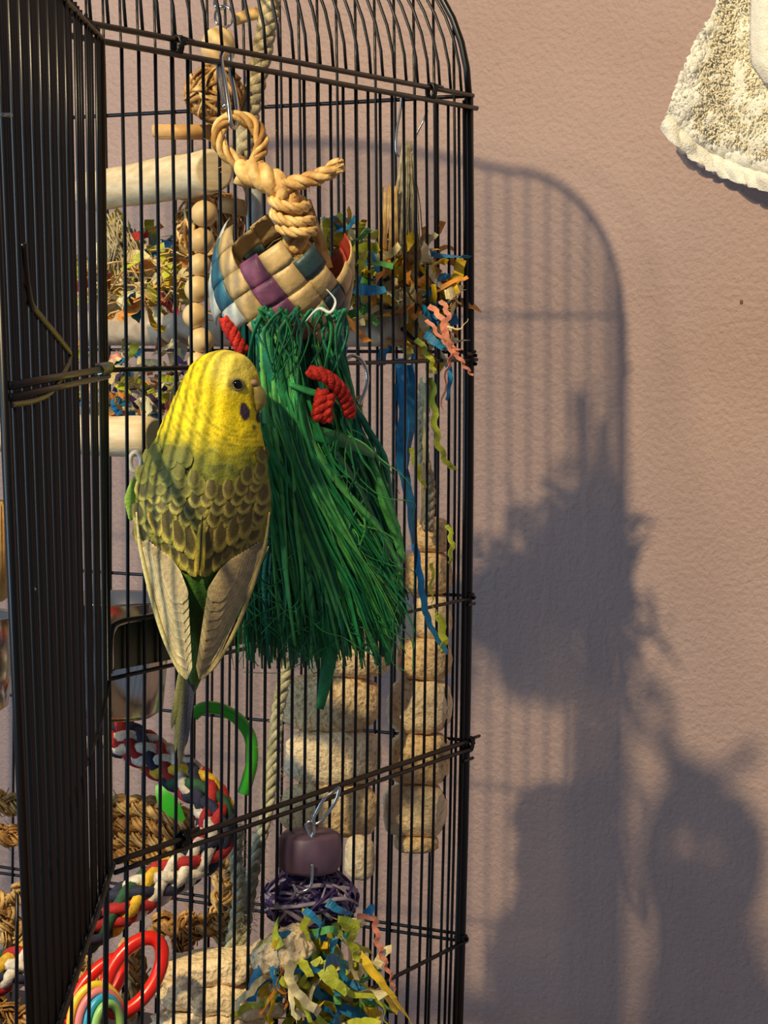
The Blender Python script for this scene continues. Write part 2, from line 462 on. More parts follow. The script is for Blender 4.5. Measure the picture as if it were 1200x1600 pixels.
pts = [D(x, y) for x, y in ((36, 380), (40, 430), (47, 472), (60, 492), (98, 538), (108, 556), (98, 582), (78, 612), (50, 626), (12, 632))]
v, f = tube(cat_rom(pts, 5), .13, 8); mk('latch_wire', v, f, M['black'], door)
pts = [D(x, y) for x, y in ((44, 1366), (58, 1338), (80, 1326), (82, 1370), (83, 1398), (74, 1416), (63, 1428))]
v, f = tube(cat_rom(pts, 5), .09, 8); mk('latch_hook', v, f, M['black'], door)
pts = [D(x, y) for x, y in ((168, 1068), (152, 1138), (131, 1197), (108, 1236), (88, 1264))]
v, f = tube(cat_rom(pts, 5), .15, 8); mk('brace_wire', v, f, M['steel_dull'], door).data.materials[0] = M['black']
for (x, y) in ((10, 181), (48, 919)):
    v, f = rbox(D(x, y) + Vector((0, -.3, 0)), Vector((1, 0, 0)), Vector((0, 1, 0)), Up, .22, .15, .06, .03); mk('hinge_clip', v, f, M['steel'], door)

exec_parts = []
# ------------------------------------------------------------------ hanging toy outside: clip, straw loop, plaited band, raffia
random.seed(5)
ZTOY = 103.0
toy = thing('hanging_chew_toy', W(440, 495, ZTOY), 'plaited palm band with long green raffia tassel hung from knotted straw rope outside the cage', 'bird toy')
# straw loop and knot
def PW(l): return [W(x, y, z) for (x, y, z) in l]
lp = PW([(385, 262, 104), (352, 238, 104), (341, 215, 104), (348, 192, 104.2), (372, 184, 104.6), (398, 196, 104.8), (409, 222, 104.6), (402, 248, 104.2), (396, 268, 103.6)])
rope('straw_loop', cat_rom(lp, 10), .22, 4, 2.6, [M['straw'], M['straw_dark'], M['straw']], toy, r=.14, fuzz=12)
kn = PW([(378, 270, 103.4), (398, 272, 102.8), (425, 284, 102.5), (443, 300, 102.6), (455, 322, 102.9), (458, 345, 103), (462, 372, 103), (468, 396, 103)])
rope('straw_knot', cat_rom(kn, 10), .34, 3, 2.0, [M['straw']], toy, r=.32, seg=9, fuzz=14)
te = PW([(432, 296, 102.4), (452, 288, 102.2), (478, 282, 102.2), (505, 273, 102.1), (532, 256, 102)])
rope('straw_end', cat_rom(te, 10), .2, 3, 1.9, [M['straw']], toy, r=.19, fuzz=10)
v, f = [], []
for i in range(22):
    a = W(500 + random.uniform(-8, 8), 276 + random.uniform(-6, 6), 102); b = W(534 + random.uniform(-4, 4), 256 + random.uniform(-8, 14), 102 + random.uniform(-.4, .4))
    ribbon([a, (a + b) / 2 + Up * random.uniform(-.1, .1), b], .1, None, .03, v, f, 0, random.uniform(0, 3))
mk('frayed_end', v, f, M['straw'], toy)
for cx_, cy_, ww, hh, an in ((452, 316, 26, 15, .2), (457, 338, 28, 16, .15), (464, 356, 26, 14, .1)):
    pts = [W(cx_ + ww * math.cos(a), cy_ + hh * .55 * math.sin(a) + an * ww * math.cos(a), 102.6 - .85 * math.sin(a)) for a in [2 * PI * i / 26 for i in range(27)]]
    rope('straw_wrap', pts, .13, 3, 1.6, [M['straw']], toy, r=.14)
pts = PW([(481, 312, 103), (492, 350, 103.2), (502, 385, 103.4), (510, 420, 103.6)])
v, f = ribbon(cat_rom(pts, 6), [.25 + .02 * i for i in range(19)], Vector((0, -1, 0)), .04); mk('straw_strip', v, f, M['straw'], toy)

# plaited band
bc_ = W(440, 437, ZTOY); RBK = 3.15
tilt = math.radians(9)
axb = Vector((math.sin(tilt) * -1, -.24, math.cos(tilt))).normalized()       # band axis
ub = Vector((math.cos(tilt), 0, math.sin(tilt))); ub = (ub - axb * ub.dot(axb)).normalized(); vb = axb.cross(ub)
ub = -ub if ub.x < 0 else ub
axb = -axb if axb.z < 0 else axb
# right side lower:
rotm = Matrix.Rotation(math.radians(19), 3, Vector((0, 1, 0))); axb, ub, vb = rotm @ axb, rotm @ ub, rotm @ vb
def bandpt(k, m, h):
    th = (k - .35) * (2 * PI / 24)
    z = m * .76
    r = RBK * (1 - .055 * (m / 2) ** 2) + h
    # th=0 is nearest to the camera
    return bc_ + axb * z + ub * (math.sin(th) * r) + vb * (math.cos(th) * r)
if (bandpt(0, 0, 0)).y > bc_.y: vb = -vb
STRIPE = {0: 'w_purple', 10: 'w_blue', 2: 'w_teal', 5: 'w_red', 7: 'w_teal', 3: 'w_cream', 11: 'w_cream', 9: 'w_white'}
v, f = [], []
for k in range(24):
    for m in range(-2, 3):
        if (k + m) % 2: continue
        if m == 2 and k % 6 == 4: continue
        i, j = (m + k) // 2, (m - k) // 2
        A = (m % 2 == 0)
        L_, S_ = .60, .47
        v, f = [], []
        n = 5
        for a in range(n):
            for b in range(n):
                p = (a / (n - 1) - .5) * 2; q = (b / (n - 1) - .5) * 2
                di, dj = (p * L_, q * S_) if A else (q * S_, p * L_)
                h = .085 * math.cos(p * PI / 2) ** .8 - .02 + .015 * random.random() - .03 * q * q
                v.append(bandpt(k + di - dj, m + di + dj, h))
        for a in range(n - 1):
            for b in range(n - 1): f.append((a * n + b, a * n + b + 1, (a + 1) * n + b + 1, (a + 1) * n + b))
        cname = STRIPE.get(i % 12, 'w_cream')
        if i % 12 == 0 and m <= -2: cname = 'w_maroon'
        if i % 12 == 10 and m in (2, -2): cname = 'w_white'
        if i % 12 == 2 and m >= 1: cname = 'w_cream'
        if i % 12 == 2 and m == 2: cname = 'w_teal'
        o = mk('woven_strip', v, f, M[cname], toy)
        md = o.modifiers.new('thick', 'SOLIDIFY'); md.thickness = .0005; md.offset = 0
# raffia tassel
random.seed(11)
tv = {k: ([], []) for k in ('g_dark', 'g_mid', 'g_teal', 'g_bright', 'g_lime')}
top_c = W(447, 492, ZTOY + .6)
def tpath(ang, rad, by, wig, zt=.0, tx=None):
    # start on a ring in the band, end on an ellipse
    x0 = 447 + 74 * rad * math.cos(ang); y0 = 490 + 8 * rad * math.sin(ang); z0 = ZTOY + .4 - 2.0 * rad * math.sin(ang)
    x1 = (505 + 134 * rad * math.cos(ang)) if tx is None else tx
    z1 = 106.2 - 3.0 * rad * math.sin(ang)
    pts = []
    for i in range(9):
        t = i / 8
        # tassel falls straight then flares to the right
        e = t ** 1.15
        x = x0 + (x1 - x0) * e; y = y0 + (by - y0) * t; z = z0 + (z1 - z0) * e
        a = wig * math.sin(t * PI)
        x += a * (noise.noise(Vector((t * 3, ang * 5 + rad * 9, 1.3)))) * 26 + a * noise.noise(Vector((t * 9, ang * 7, 5))) * 10
        y += a * noise.noise(Vector((t * 3, 7.7, ang * 4))) * 12
        z += wig * noise.noise(Vector((t * 3, ang * 3, rad * 12))) * .8
        pts.append(W(x, y, z))
    return pts
for i in range(900):
    ang = random.uniform(0, 2 * PI); rad = math.sqrt(random.uniform(.1, 1))
    by = random.gauss(1005, 22) - 30 * abs(math.cos(ang)) * (math.cos(ang) > 0.7)
    if random.random() < .35: by = random.uniform(760, 990)
    by = min(by, 1045)
    c = random.choices(['g_dark', 'g_mid', 'g_teal', 'g_bright'], [5, 4, 3, 1.0 if math.cos(ang) > -.4 else .2])[0]
    v, f = tv[c]; p = cat_rom(tpath(ang, rad, by, random.uniform(.6, 1.6)), 3)
    w0 = random.uniform(.08, .34); wl = [w0 * (1 if k < len(p) * .8 else 1 - .8 * (k / len(p) - .8) / .2) for k in range(len(p))]
    ribbon(p, wl, None, .015, v, f, random.uniform(-3, 3), random.uniform(0, 3))
for k, (v, f) in tv.items():
    if v: tag(mk('raffia', v, f, M[k], toy), kind='stuff', label={'g_dark': 'dark green raffia strands', 'g_mid': 'mid green raffia strands', 'g_teal': 'blue-green raffia strands', 'g_bright': 'light green raffia strands', 'g_lime': 'lime green strands'}[k])
# larger front leaves, one by one
def leaf(pl, wmax, c, tw=.6, zadd=0):
    p = cat_rom([W(x, y, z + zadd) for x, y, z in pl], 5); n = len(p)
    wl = [wmax * (.25 + .75 * math.sin(PI * min(1, (k + 1) / (n + 1)) ** .9)) for k in range(n)]
    v, f = ribbon(p, wl, Vector((0, -1, 0)), .02, None, None, tw, random.uniform(-.4, .4)); return mk('raffia_leaf', v, f, M[c], toy)
leaf([(395, 500, 100.6), (415, 545, 100.3), (432, 600, 100.4), (455, 690, 101), (470, 760, 101.8)], .62, 'g_teal', .3)
leaf([(408, 500, 100.4), (428, 560, 100.2), (446, 630, 100.4), (462, 720, 101), (480, 800, 101.6)], .42, 'g_mid', .3)
leaf([(455, 655, 100.6), (490, 675, 100.8), (540, 690, 101.6), (585, 712, 103)], .75, 'g_mid', .4)
leaf([(452, 600, 100.2), (485, 612, 100.3), (515, 620, 100.6), (529, 632, 101)], .35, 'g_mid', .8)
leaf([(500, 800, 101.5), (512, 880, 101.8), (512, 960, 102.2), (515, 1020, 102.5), (500, 1108, 102.8)], .95, 'g_mid', .3)
leaf([(580, 720, 103), (600, 780, 103.4), (618, 830, 104), (630, 880, 104)], .55, 'g_bright', .5)
leaf([(600, 1000, 103.8), (612, 940, 104), (628, 890, 104.4)], .4, 'g_bright', .5)
leaf([(570, 860, 102.6), (590, 950, 103), (604, 1005, 103.4), (606, 1040, 103.6)], .5, 'g_mid', .4)
leaf([(560, 900, 102.6), (580, 980, 103), (590, 1040, 103.4)], .4, 'g_dark', .4)
leaf([(470, 640, 100.8), (520, 700, 101.2), (575, 790, 102.4), (612, 880, 103.6)], .35, 'g_dark', .8)
random.seed(21)
for i in range(210):
    a = random.random(); x1 = 440 + 195 * random.random(); y1 = random.uniform(880, 1035)
    x0 = 405 + 60 * random.random(); y0 = random.uniform(500, 680)
    zz = 100.3 + random.random() * .5
    xm = x0 + (x1 - x0) * .42; ym = y0 + (y1 - y0) * .5
    leaf([(x0, y0, zz), (x0 + (x1 - x0) * .16, y0 + (y1 - y0) * .25, zz + .1), (xm, ym, zz + .5), (x0 + (x1 - x0) * .75 + random.uniform(-8, 8), y0 + (y1 - y0) * .76, zz + 1.2), (x1, y1, zz + 1.9)], random.uniform(.1, .34), random.choice(['g_bright', 'g_mid', 'g_bright', 'g_mid', 'g_dark', 'g_lime' if i % 3 == 0 else 'g_bright']), random.uniform(-1.5, 1.5))
for i in range(170):     # loose curly wisps
    x0 = random.uniform(400, 600); y0 = random.uniform(640, 960); x0 = 447 + (x0 - 500) * (.6 + (y0 - 500) / 500 * .8) + (y0 - 500) * .1; zz = 100.6 + (y0 - 600) / 400 * 2
    pl_ = [(x0, y0, zz)]; dx = random.uniform(-12, 14)
    for q in range(5):
        dx += random.uniform(-16, 16); lx_, ly_, lz_ = pl_[-1]; pl_.append((max(362, min(646, lx_ + dx)), min(1050, ly_ + random.uniform(6, 34)), lz_ + random.uniform(-.1, .15)))
    leaf(pl_, random.uniform(.05, .13), random.choice(['g_bright', 'g_mid', 'g_teal', 'g_dark', 'g_mid']), 2)
for i in range(26):      # curls over the rim
    x0 = 395 + 140 * random.random(); zz = 99.7 + random.random() * .6
    leaf([(x0, 505, zz), (x0 + random.uniform(-20, 20), 485 + random.uniform(-8, 6), zz - .2), (x0 + random.uniform(-30, 30), 520, zz), (x0 + random.uniform(-20, 20), random.uniform(545, 600), zz + .1)], random.uniform(.08, .22), random.choice(['g_teal', 'g_mid', 'g_teal', 'g_dark']), 1)
leaf([(478, 502, 99.6), (498, 482, 99.4), (516, 488, 99.3), (524, 470, 99.4), (510, 452, 99.5)], .14, 'w_white', 1)
# red yarn loops tied into the raffia
for nm, pl in (('red_yarn', [(484, 582, 100), (500, 584, 99.8), (520, 596, 99.9), (538, 618, 100.4), (548, 652, 101)]), ('red_yarn', [(505, 612, 100.2), (500, 632, 99.9), (496, 658, 100.1)]), ('red_yarn', [(515, 618, 100.2), (508, 640, 100), (512, 658, 100.2)]), ('red_yarn', [(352, 498, 101.5), (362, 520, 101.2), (382, 552, 101.2)])):
    rope(nm, cat_rom(PW(pl), 8), .17, 3, 1.0, [M['red_yarn']], toy, r=.17)
# carabiner holding it on the rail
car = thing('carabiner_clip', W(366, 200, 104.4), 'silver snap hook clipped over the top rail holding the straw loop', 'clip')
pl = [(346, 88, 105.4), (352, 76, 105.8), (360, 84, 106.6), (360, 110, 106.6), (368, 150, 105.6), (371, 180, 104.6), (367, 199, 104.2), (360, 192, 104), (357, 165, 104.2), (352, 130, 104.6), (347, 105, 105)]
v, f = tube(cat_rom(PW(pl), 8, True), .11, 8, True); mk('hook_body', v, f, M['steel'], car)
v, f = tube(cat_rom(PW([(340, 100, 105.2), (344, 130, 104.9), (350, 160, 104.5), (357, 172, 104.2)]), 5), .09, 8); mk('gate', v, f, M['steel'], car)
v, f = lump(W(352, 166, 104.3), .16, .16, .12, 1, nz=0, nu=12, nv=8); mk('gate_pin', v, f, M['steel'], car)

# ------------------------------------------------------------------ budgie
random.seed(3)
ZB0 = 97.6
rows = [(546, 349, 351, .05), (549, 332, 368, .8), (554, 318, 381, 1.15), (562, 306, 391, 1.4), (575, 294, 400, 1.55), (590, 286, 405, 1.65), (605, 279, 407, 1.7), (622, 271, 407, 1.72), (640, 262, 405, 1.75),
        (660, 253, 406, 1.85), (680, 244, 410, 1.95), (705, 233, 414, 2.1), (735, 221, 419, 2.25), (765, 213, 423, 2.3), (800, 211, 424, 2.3), (835, 217, 418, 2.15), (870, 232, 400, 1.95), (905, 250, 380, 1.7),
        (940, 262, 364, 1.4), (975, 272, 350, 1.1), (1010, 281, 336, .85), (1045, 288, 322, .6), (1080, 289, 306, .35), (1100, 288, 298, .15)]
def rowat(y):
    if y <= rows[0][0]: return rows[0][1:]
    for a, b in zip(rows[:-1], rows[1:]):
        if y <= b[0]:
            t = (y - a[0]) / (b[0] - a[0]); return tuple(a[k] + (b[k] - a[k]) * t for k in (1, 2, 3))
    return rows[-1][1:]
def smrow(y):
    acc = [0, 0, 0]; ws = 0
    for d, w_ in ((-8, 1), (-4, 2), (0, 3), (4, 2), (8, 1)):
        if y < 565: d *= .25
        r_ = rowat(y + d)
        for k in range(3): acc[k] += r_[k] * w_
        ws += w_
    return [a / ws for a in acc]
def bcen(y):   # body centre depth, tail leans toward the cage
    return ZB0 + .0 + (.0 if y < 800 else (y - 800) / 300 * 1.2)
def bsurf(x, y, off=0):
    xl, xr, hd = smrow(y); xc = (xl + xr) / 2; hw = (xr - xl) / 2
    q = max(-1.0, min(1.0, (x - xc) / max(hw, 1)))
    Z = bcen(y) - hd * math.sqrt(max(0, 1 - q * q)) - off
    return W(x, y, Z)
def lerp(a, b, t): return tuple(a[i] + (b[i] - a[i]) * t for i in range(3))
def sstep(a, b, x):
    t = max(0, min(1, (x - a) / (b - a))); return t * t * (3 - 2 * t)
YEL, YEL2, OLV, GRN, DRK = (254, 228, 8), (236, 222, 90), (128, 134, 44), (60, 118, 40), (58, 54, 28)
def bcol(x, y):
    c = lerp(YEL, (246, 226, 92), sstep(60, 20, math.hypot(x - 365, y - 575)))
    # fine bars on crown and nape
    d = math.hypot(x - 385, y - 605)
    warp = noise.noise(Vector((x * .04, y * .04, 0))) * 5
    st = .5 + .5 * math.sin((d + warp) * 2 * PI / 8.5)
    brk = noise.noise(Vector((x * .11, y * .11, 4)))
    am = sstep(50, 76, d) * .46 * (1 if x < 350 or y > 600 else .3)
    c = lerp(c, (120, 116, 20), am * st * sstep(-.3, .2, brk))
    # towards green on the mantle
    g = sstep(668, 735, y + (x - 340) * -.18 + noise.noise(Vector((x * .05, y * .05, 9))) * 10)
    c = lerp(c, OLV, g)
    m = noise.noise(Vector((x * .07, y * .08, 2)))
    c = lerp(c, (84, 92, 36), g * sstep(-.05, .35, m) * .75)
    c = lerp(c, GRN, sstep(860, 930, y))
    c = lerp(c, (40, 80, 24), sstep(880, 1000, y) * sstep(-.1, .3, noise.noise(Vector((x * .03, y * .03, 7)))))
    c = lerp(c, (110, 128, 30), sstep(930, 990, y) * .4)
    # lores, cheek patch, throat spot
    c = lerp(c, (62, 44, 72), sstep(1.15, .85, math.hypot((x - 382 - (y - 643) * .12) / 7.5, (y - 643) / 14)))
    c = lerp(c, (30, 26, 34), sstep(1.2, .8, math.hypot((x - 404) / 4.5, (y - 652) / 9)))
    c = lerp(c, (60, 60, 20), .7 * sstep(1.3, .8, math.hypot((x - 397) / 3, (y - 668) / 4)))
    c = lerp(c, (150, 134, 60), .7 * sstep(1.2, .6, math.hypot((x - 401) / 12, (y - 612) / 26)))
    c = lerp(c, (130, 116, 40), .6 * sstep(1.3, .9, math.hypot((x - 370) / 14, (y - 601) / 9)))
    return lin(c)
v, f, at = [], [], []
NR, NC = 250, 128
for i in range(NR + 1):
    y = 546 + (1100 - 546) * (i / NR) ** 1.0
    xl, xr, hd = smrow(y) if 0 < i < NR else rowat(y)
    xc, hw = (xl + xr) / 2, (xr - xl) / 2
    for k in range(NC):
        a = 2 * PI * k / NC
        x = xc + hw * math.sin(a); fz = math.cos(a)
        dep = hd * (fz if fz > 0 else fz * .9)
        fl = .05 * noise.noise(Vector((x * .08, y * .06, a))) + .035 * noise.noise(Vector((x * .22, y * .14, a * 2)))
        if y < 560: fl *= (y - 546) / 14
        fl *= 1 if y < 900 else .4
        p = W(x, y, bcen(y) - dep)
        nrm = Vector((math.sin(a), -math.cos(a), .1)); v.append(p + nrm * fl * (1 if hw > 10 else 0))
        at.append(bcol(x, y))
for i in range(NR):
    for k in range(NC):
        k2 = (k + 1) % NC; f.append((i * NC + k, (i + 1) * NC + k, (i + 1) * NC + k2, i * NC + k2))
f.append(tuple(range(NC))); f.append(tuple(NR * NC + k for k in range(NC))[::-1])
bird = thing('budgerigar', W(300, 1100, ZB0 + 1), 'yellow and green budgie clinging outside the cage bars with its head turned right', 'bird')
mk('body', v, f, M['plumage'], bird, attr=at)
# eye, beak, cere
ec = bsurf(371, 601, -.02)
v, f = lump(ec, .20, .14, .20, 1, e=1, nz=0, nu=20, nv=14); mk('eye', v, f, M['eye'], bird)
v, f = [], []
v, f = tube([ec + Vector((math.cos(a) * .235, -.06 + .10 * abs(math.cos(a)) * (1 if math.cos(a) > 0 else -.3), math.sin(a) * .225)) for a in [2 * PI * i / 24 for i in range(24)]], .045, 6, True); mk('eye_ring', v, f, mat('eye_ring', (120, 112, 92), .6), bird)
pl = [(393, 602, 96.9), (400, 606, 96.8), (405, 616, 96.8), (406, 628, 96.9), (402, 638, 97.0), (398, 643, 97.1)]
p = cat_rom(PW(pl), 6); n = len(p)
v, f = tube(p, [.14 + .13 * math.sin(PI * min(.62, k / n)) if k < n * .55 else .26 * (1 - (k - n * .55) / (n * .47)) + .03 for k in range(n)], 12); mk('beak', v, f, M['beak'], bird)
v, f = lump(W(397, 598, 96.6), .16, .16, .14, 2, e=1, nz=.05, nu=16, nv=10); mk('cere', v, f, mat('cere', (170, 140, 120), .5), bird)
# feathers
def feather(x0, y0, x1, y1, w_, name, cin, cedge, off0=.02, off1=.10, cmid=None, surf=bsurf, tip=.5, stripe=False, curve=0, edge=.68):
    v, f, at = [], [], []; nl, nw = 14, 9
    dx, dy = x1 - x0, y1 - y0; L = math.hypot(dx, dy); tx, ty = dx / L, dy / L; nx, ny = -ty, tx
    for i in range(nl + 1):
        t = i / nl
        wd = w_ * (.55 + .45 * min(1, t / .35)) * (1 if t < 1 - tip else math.sqrt(max(0, 1 - ((t - 1 + tip) / tip) ** 2)))
        for k in range(nw):
            q = (k / (nw - 1) - .5) * 2
            cx = curve * math.sin(PI * t)
            x = x0 + dx * t + nx * (wd / 2 * q + cx); y = y0 + dy * t + ny * (wd / 2 * q + cx)
            o = off0 + (off1 - off0) * t + .035 * (1 - q * q)
            v.append(surf(x, y, o))
            er = max(abs(q), max(0, (t - (1 - tip)) / tip)) 
            er = math.sqrt(min(1, (abs(q)) ** 2 + max(0, (t - (1 - tip)) / tip) ** 2))
            c = lerp(cin, cedge, sstep(edge - .16, edge + .12, er))
            if cmid is not None: c = lerp(c, cmid, sstep(.35, .1, abs(q)) * .6)
            c = lerp(c, (90, 84, 40), .22 * (.5 + .5 * math.sin(t * 40 + abs(q) * 6)))
            at.append(lin(c))
    for i in range(nl):
        for k in range(nw - 1):
            f.append((i * nw + k, i * nw + k + 1, (i + 1) * nw + k + 1, (i + 1) * nw + k))
    return mk(name, v, f, M['feather'], bird, attr=at)
# wings' long flight feathers: left wing / right wing
def wsurf(side):
    def s(x, y, off=0):
        xl, xr, hd = 205, 428, 2.3
        # wing plane: from shoulder at body side to tips near tail
        t = (y - 800) / 265
        xo = (212 + 84 * max(0, t) ** 1.1) if side < 0 else (422 - 112 * max(0, t) ** 1.1)
        d = (x - xo) * (-side) / 36.0
        Z = ZB0 - .75 - .85 * min(1, max(0, d / 2.2)) ** .5 - .55 * 0 + max(0, t) * .5
        return W(x, y, Z - off)
    return s
for side in (-1, 1):
    sf = wsurf(side)
    cin = (196, 178, 138) if side < 0 else (178, 158, 120); ced = (232, 220, 174) if side < 0 else (212, 192, 142)  # right wing gets darker tones: its shade is put into the feather colour
    for k in range(9):
        t = k / 8
        if side < 0:
            x0, y0 = 222 + 36 * t, 846 + 26 * t; x1, y1 = 293 - 8 * t, 1062 - 118 * t
        else:
            x0, y0 = 412 - 42 * t, 850 + 26 * t; x1, y1 = 311 + 19 * t, 1062 - 122 * t
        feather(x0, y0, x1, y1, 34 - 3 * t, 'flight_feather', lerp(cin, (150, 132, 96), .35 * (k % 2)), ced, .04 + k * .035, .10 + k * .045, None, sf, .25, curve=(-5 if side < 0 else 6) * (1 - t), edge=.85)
    # pale leading edge, the right one darkened as the bird's shaded side
    pts = [sf(x, y, .12) for x, y in (((213, 800), (218, 850), (232, 915), (252, 985), (275, 1040), (292, 1062)) if side < 0 else ((421, 800), (414, 850), (396, 910), (372, 975), (340, 1035), (315, 1062)))]
    v, f = ribbon(cat_rom(pts, 6), [.06 + .12 * math.sin(PI * i / 30) for i in range(31)], Vector((0, -1, 0)), .02); n_ = len(v)
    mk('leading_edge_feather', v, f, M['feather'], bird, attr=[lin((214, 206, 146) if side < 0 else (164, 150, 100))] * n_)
# rump cover
# covert scallops, laid from the bottom up so upper rows overlap lower ones
rowsC = []
y = 868; r_i = 0
while y > 712:
    w_ = 27 - (868 - y) * .055
    rowsC.append((y, w_, r_i)); y -= w_ * .62; r_i += 1
for (y, w_, ri) in rowsC:
    xl, xr, hd = smrow(y)
    up = (868 - y) / 156
    mrg = 6
    x = xl + mrg + (w_ * .5 if ri % 2 else 0)
    while x < xr - mrg:
        xc = (xl + xr) / 2 + 2
        # drop of the V at centre
        vy = 16 * max(0, 1 - abs(x - 312) / 95) * (1 - up)
        lean = -(x - 312) * .10 * (1 - up)
        jx, jy = random.uniform(-4, 4), random.uniform(-5, 5)
        L = w_ * 1.5
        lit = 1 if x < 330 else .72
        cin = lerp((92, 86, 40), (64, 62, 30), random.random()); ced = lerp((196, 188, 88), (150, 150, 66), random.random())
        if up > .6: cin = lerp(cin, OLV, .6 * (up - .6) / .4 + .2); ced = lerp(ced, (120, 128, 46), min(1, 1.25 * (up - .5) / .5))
        cin = lerp(cin, (70, 56, 26), 0 if x < 330 else .5); ced = lerp(ced, (146, 132, 60), 0 if x < 330 else .6)  # right half of the back browner and darker, shade painted into the coverts
        if math.hypot(x - 345, y - 700) < 62 and up > .55: x += w_ * .98; continue
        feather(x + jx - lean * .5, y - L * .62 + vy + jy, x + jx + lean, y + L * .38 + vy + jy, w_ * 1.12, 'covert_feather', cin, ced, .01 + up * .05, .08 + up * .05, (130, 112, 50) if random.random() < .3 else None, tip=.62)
        x += w_ * .98
# secondaries forming the lower V
for side in (-1, 1):
    for (row, n_) in ((0, 5), (1, 4)):
        for k in range(n_):
            t = k / (n_ - 1); up_ = row * 27
            if side < 0: x1, y1 = 252 + 52 * t - row * 2, 866 + 36 * t - up_
            else: x1, y1 = 378 - 58 * t, 870 + 32 * t - up_
            x0, y0 = x1 - 13 * (-side) * -1 * -1 * (1 - .3 * t) * (1 if side < 0 else 1), y1 - 50
            cin = lerp((108, 94, 40), (84, 74, 34), random.random()) if side < 0 else (92, 78, 36)  # right-hand secondaries coloured darker for the shaded side
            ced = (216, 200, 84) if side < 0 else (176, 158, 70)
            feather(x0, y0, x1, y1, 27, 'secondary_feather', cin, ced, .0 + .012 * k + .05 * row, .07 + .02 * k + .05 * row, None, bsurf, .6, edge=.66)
for (xa, xb) in ((313, 306), (318, 315)):
    feather(xa, 820, xb, 902, 9, 'tertial_feather', (232, 206, 70), (200, 170, 40), .34, .42, None, bsurf, .3)
feather(316.5, 806, 311.5, 896, 3.2, 'tertial_feather', (34, 28, 14), (34, 28, 14), .38, .52, None, bsurf, .3)  # dark strip laid on top for the centre split between the wings
# tail
def tsurf(x, y, off=0): return W(x, y, 98.2 + (y - 1040) / 160 * .6 - off)
for (xa, ya, xb, yb, w_, c1, c2) in ((300, 1020, 280, 1196, 13, (44, 48, 62), (80, 84, 70)), (292, 1020, 274, 1176, 11, (96, 104, 66), (130, 132, 80)), (304, 1020, 288, 1170, 12, (50, 54, 90), (90, 90, 100)), (288, 1020, 268, 1140, 9, (120, 124, 76), (150, 148, 96))):
    feather(xa, ya, xb, yb, w_, 'tail_feather', c1, c2, 0, .05 + random.random() * .1, None, tsurf, .3, edge=.8)
# green flank tuft at left
for i in range(5):
    feather(212 - i, 745 + i * 6, 196 + i * 2, 790 + i * 6, 12, 'flank_feather', (110, 160, 50), (140, 184, 70), 0, 0, None, lambda x, y, off=0: W(x, y, ZB0 + .1 - off), .4)
# feet on the bars
for (x_, y_) in ((262, 800), (330, 808)):
    c = F(x_, y_, .2); a = W(x_, y_ + 10, ZB0 + 1.2)
    v, f = tube([a, (a + c) / 2, c], [.22, .16, .12], 8); mk('leg', v, f, M['claw'], bird)
    for dz, sd in ((.55, .35), (.25, -.45), (-.35, .4), (-.6, -.3)):
        pts = [c, c + Up * dz * .5 + d1 * sd * .6 + OUT * .12, c + Up * dz + d1 * sd + OUT * .05, c + Up * dz * 1.2 + d1 * sd - OUT * .25]
        v, f = tube(cat_rom(pts, 4), [.10] * 10 + [.06, .05, .03], 7); mk('toe', v, f, M['claw'], bird)

# ------------------------------------------------------------------ inside the cage
def perch(name, a, b, r, m, label, cat_='perch', nz=.06, cap=True):
    o = thing(name, a if a.z < b.z else b, label, cat_)
    n = 30; pts = [a + (b - a) * (i / n) + Vector((0, 0, nz * noise.noise(Vector((i * .3, r, 0))))) for i in range(n + 1)]
    rr = [r * (1 + nz * noise.noise(Vector((i * .35, r * 5, 3)))) for i in range(n + 1)]; rr[0] *= .9; rr[-1] *= .9
    v, f = tube([pts[0] + (a - b).normalized() * .02] + pts, [rr[0] * .85] + rr, 20); mk('dowel', v, f, M[m], o)
    return o
pr = perch('wooden_perch', F(628, 513, -1.2), F(628, 513, -1.2) + d2 * 25 + Up * .0, 1.02, 'wood_grey', 'grey-brown wooden perch across the cage behind the plaited band')
v, f = tube([F(628, 513, -1.0), F(650, 535, 0.0), F(655, 537, .2)], .12, 6); mk('bolt', v, f, M['black'], pr)
perch('wooden_perch', F(242, 683, -1.0), F(242, 683, -1.0) + d2 * 14, .92, 'wood', 'pale round wooden perch behind the bird')
perch('wooden_perch', W(334, 268, 108), W(140, 300, 125), 1.08, 'wood', 'thick pale wooden perch high up beside the bead string')
e_ = thing('white_ring', W(210, 722, 100), 'small white plastic ring at the left side of the bird', 'ring')
v, f = tube([W(212 + 9 * math.cos(a), 722 + 15 * math.sin(a), 101.2) for a in [2 * PI * i / 20 for i in range(20)]], .12, 7, True); mk('ring', v, f, M['plastic_white'], e_)
# bead string
bs = thing('bead_string', W(312, 570, 109), 'hanging string of round pale wooden beads', 'bird toy')
prof = [(math.sin(PI * i / 14), -math.cos(PI * i / 14)) for i in range(15)]
bs_pts = [(334, 255), (326, 287, ), (319, 334), (315, 376), (312, 414), (309, 452), (305, 493), (314, 532), (309, 566)]
rds = [21, 18, 21, 20, 18, 21, 20, 20, 16]
for (x, y), r_ in zip(bs_pts, rds):
    R_ = r_ / 33.0
    v, f = lathe([(max(.12, a * R_), b * R_) for a, b in prof], W(x, y, 109), 28); mk('bead', v, f, M['bead'], bs)
v, f = tube(cat_rom([W(x, y, 109) for x, y in [(345, 225)] + bs_pts], 4), .09, 6); mk('cord', v, f, M['sisal'], bs)
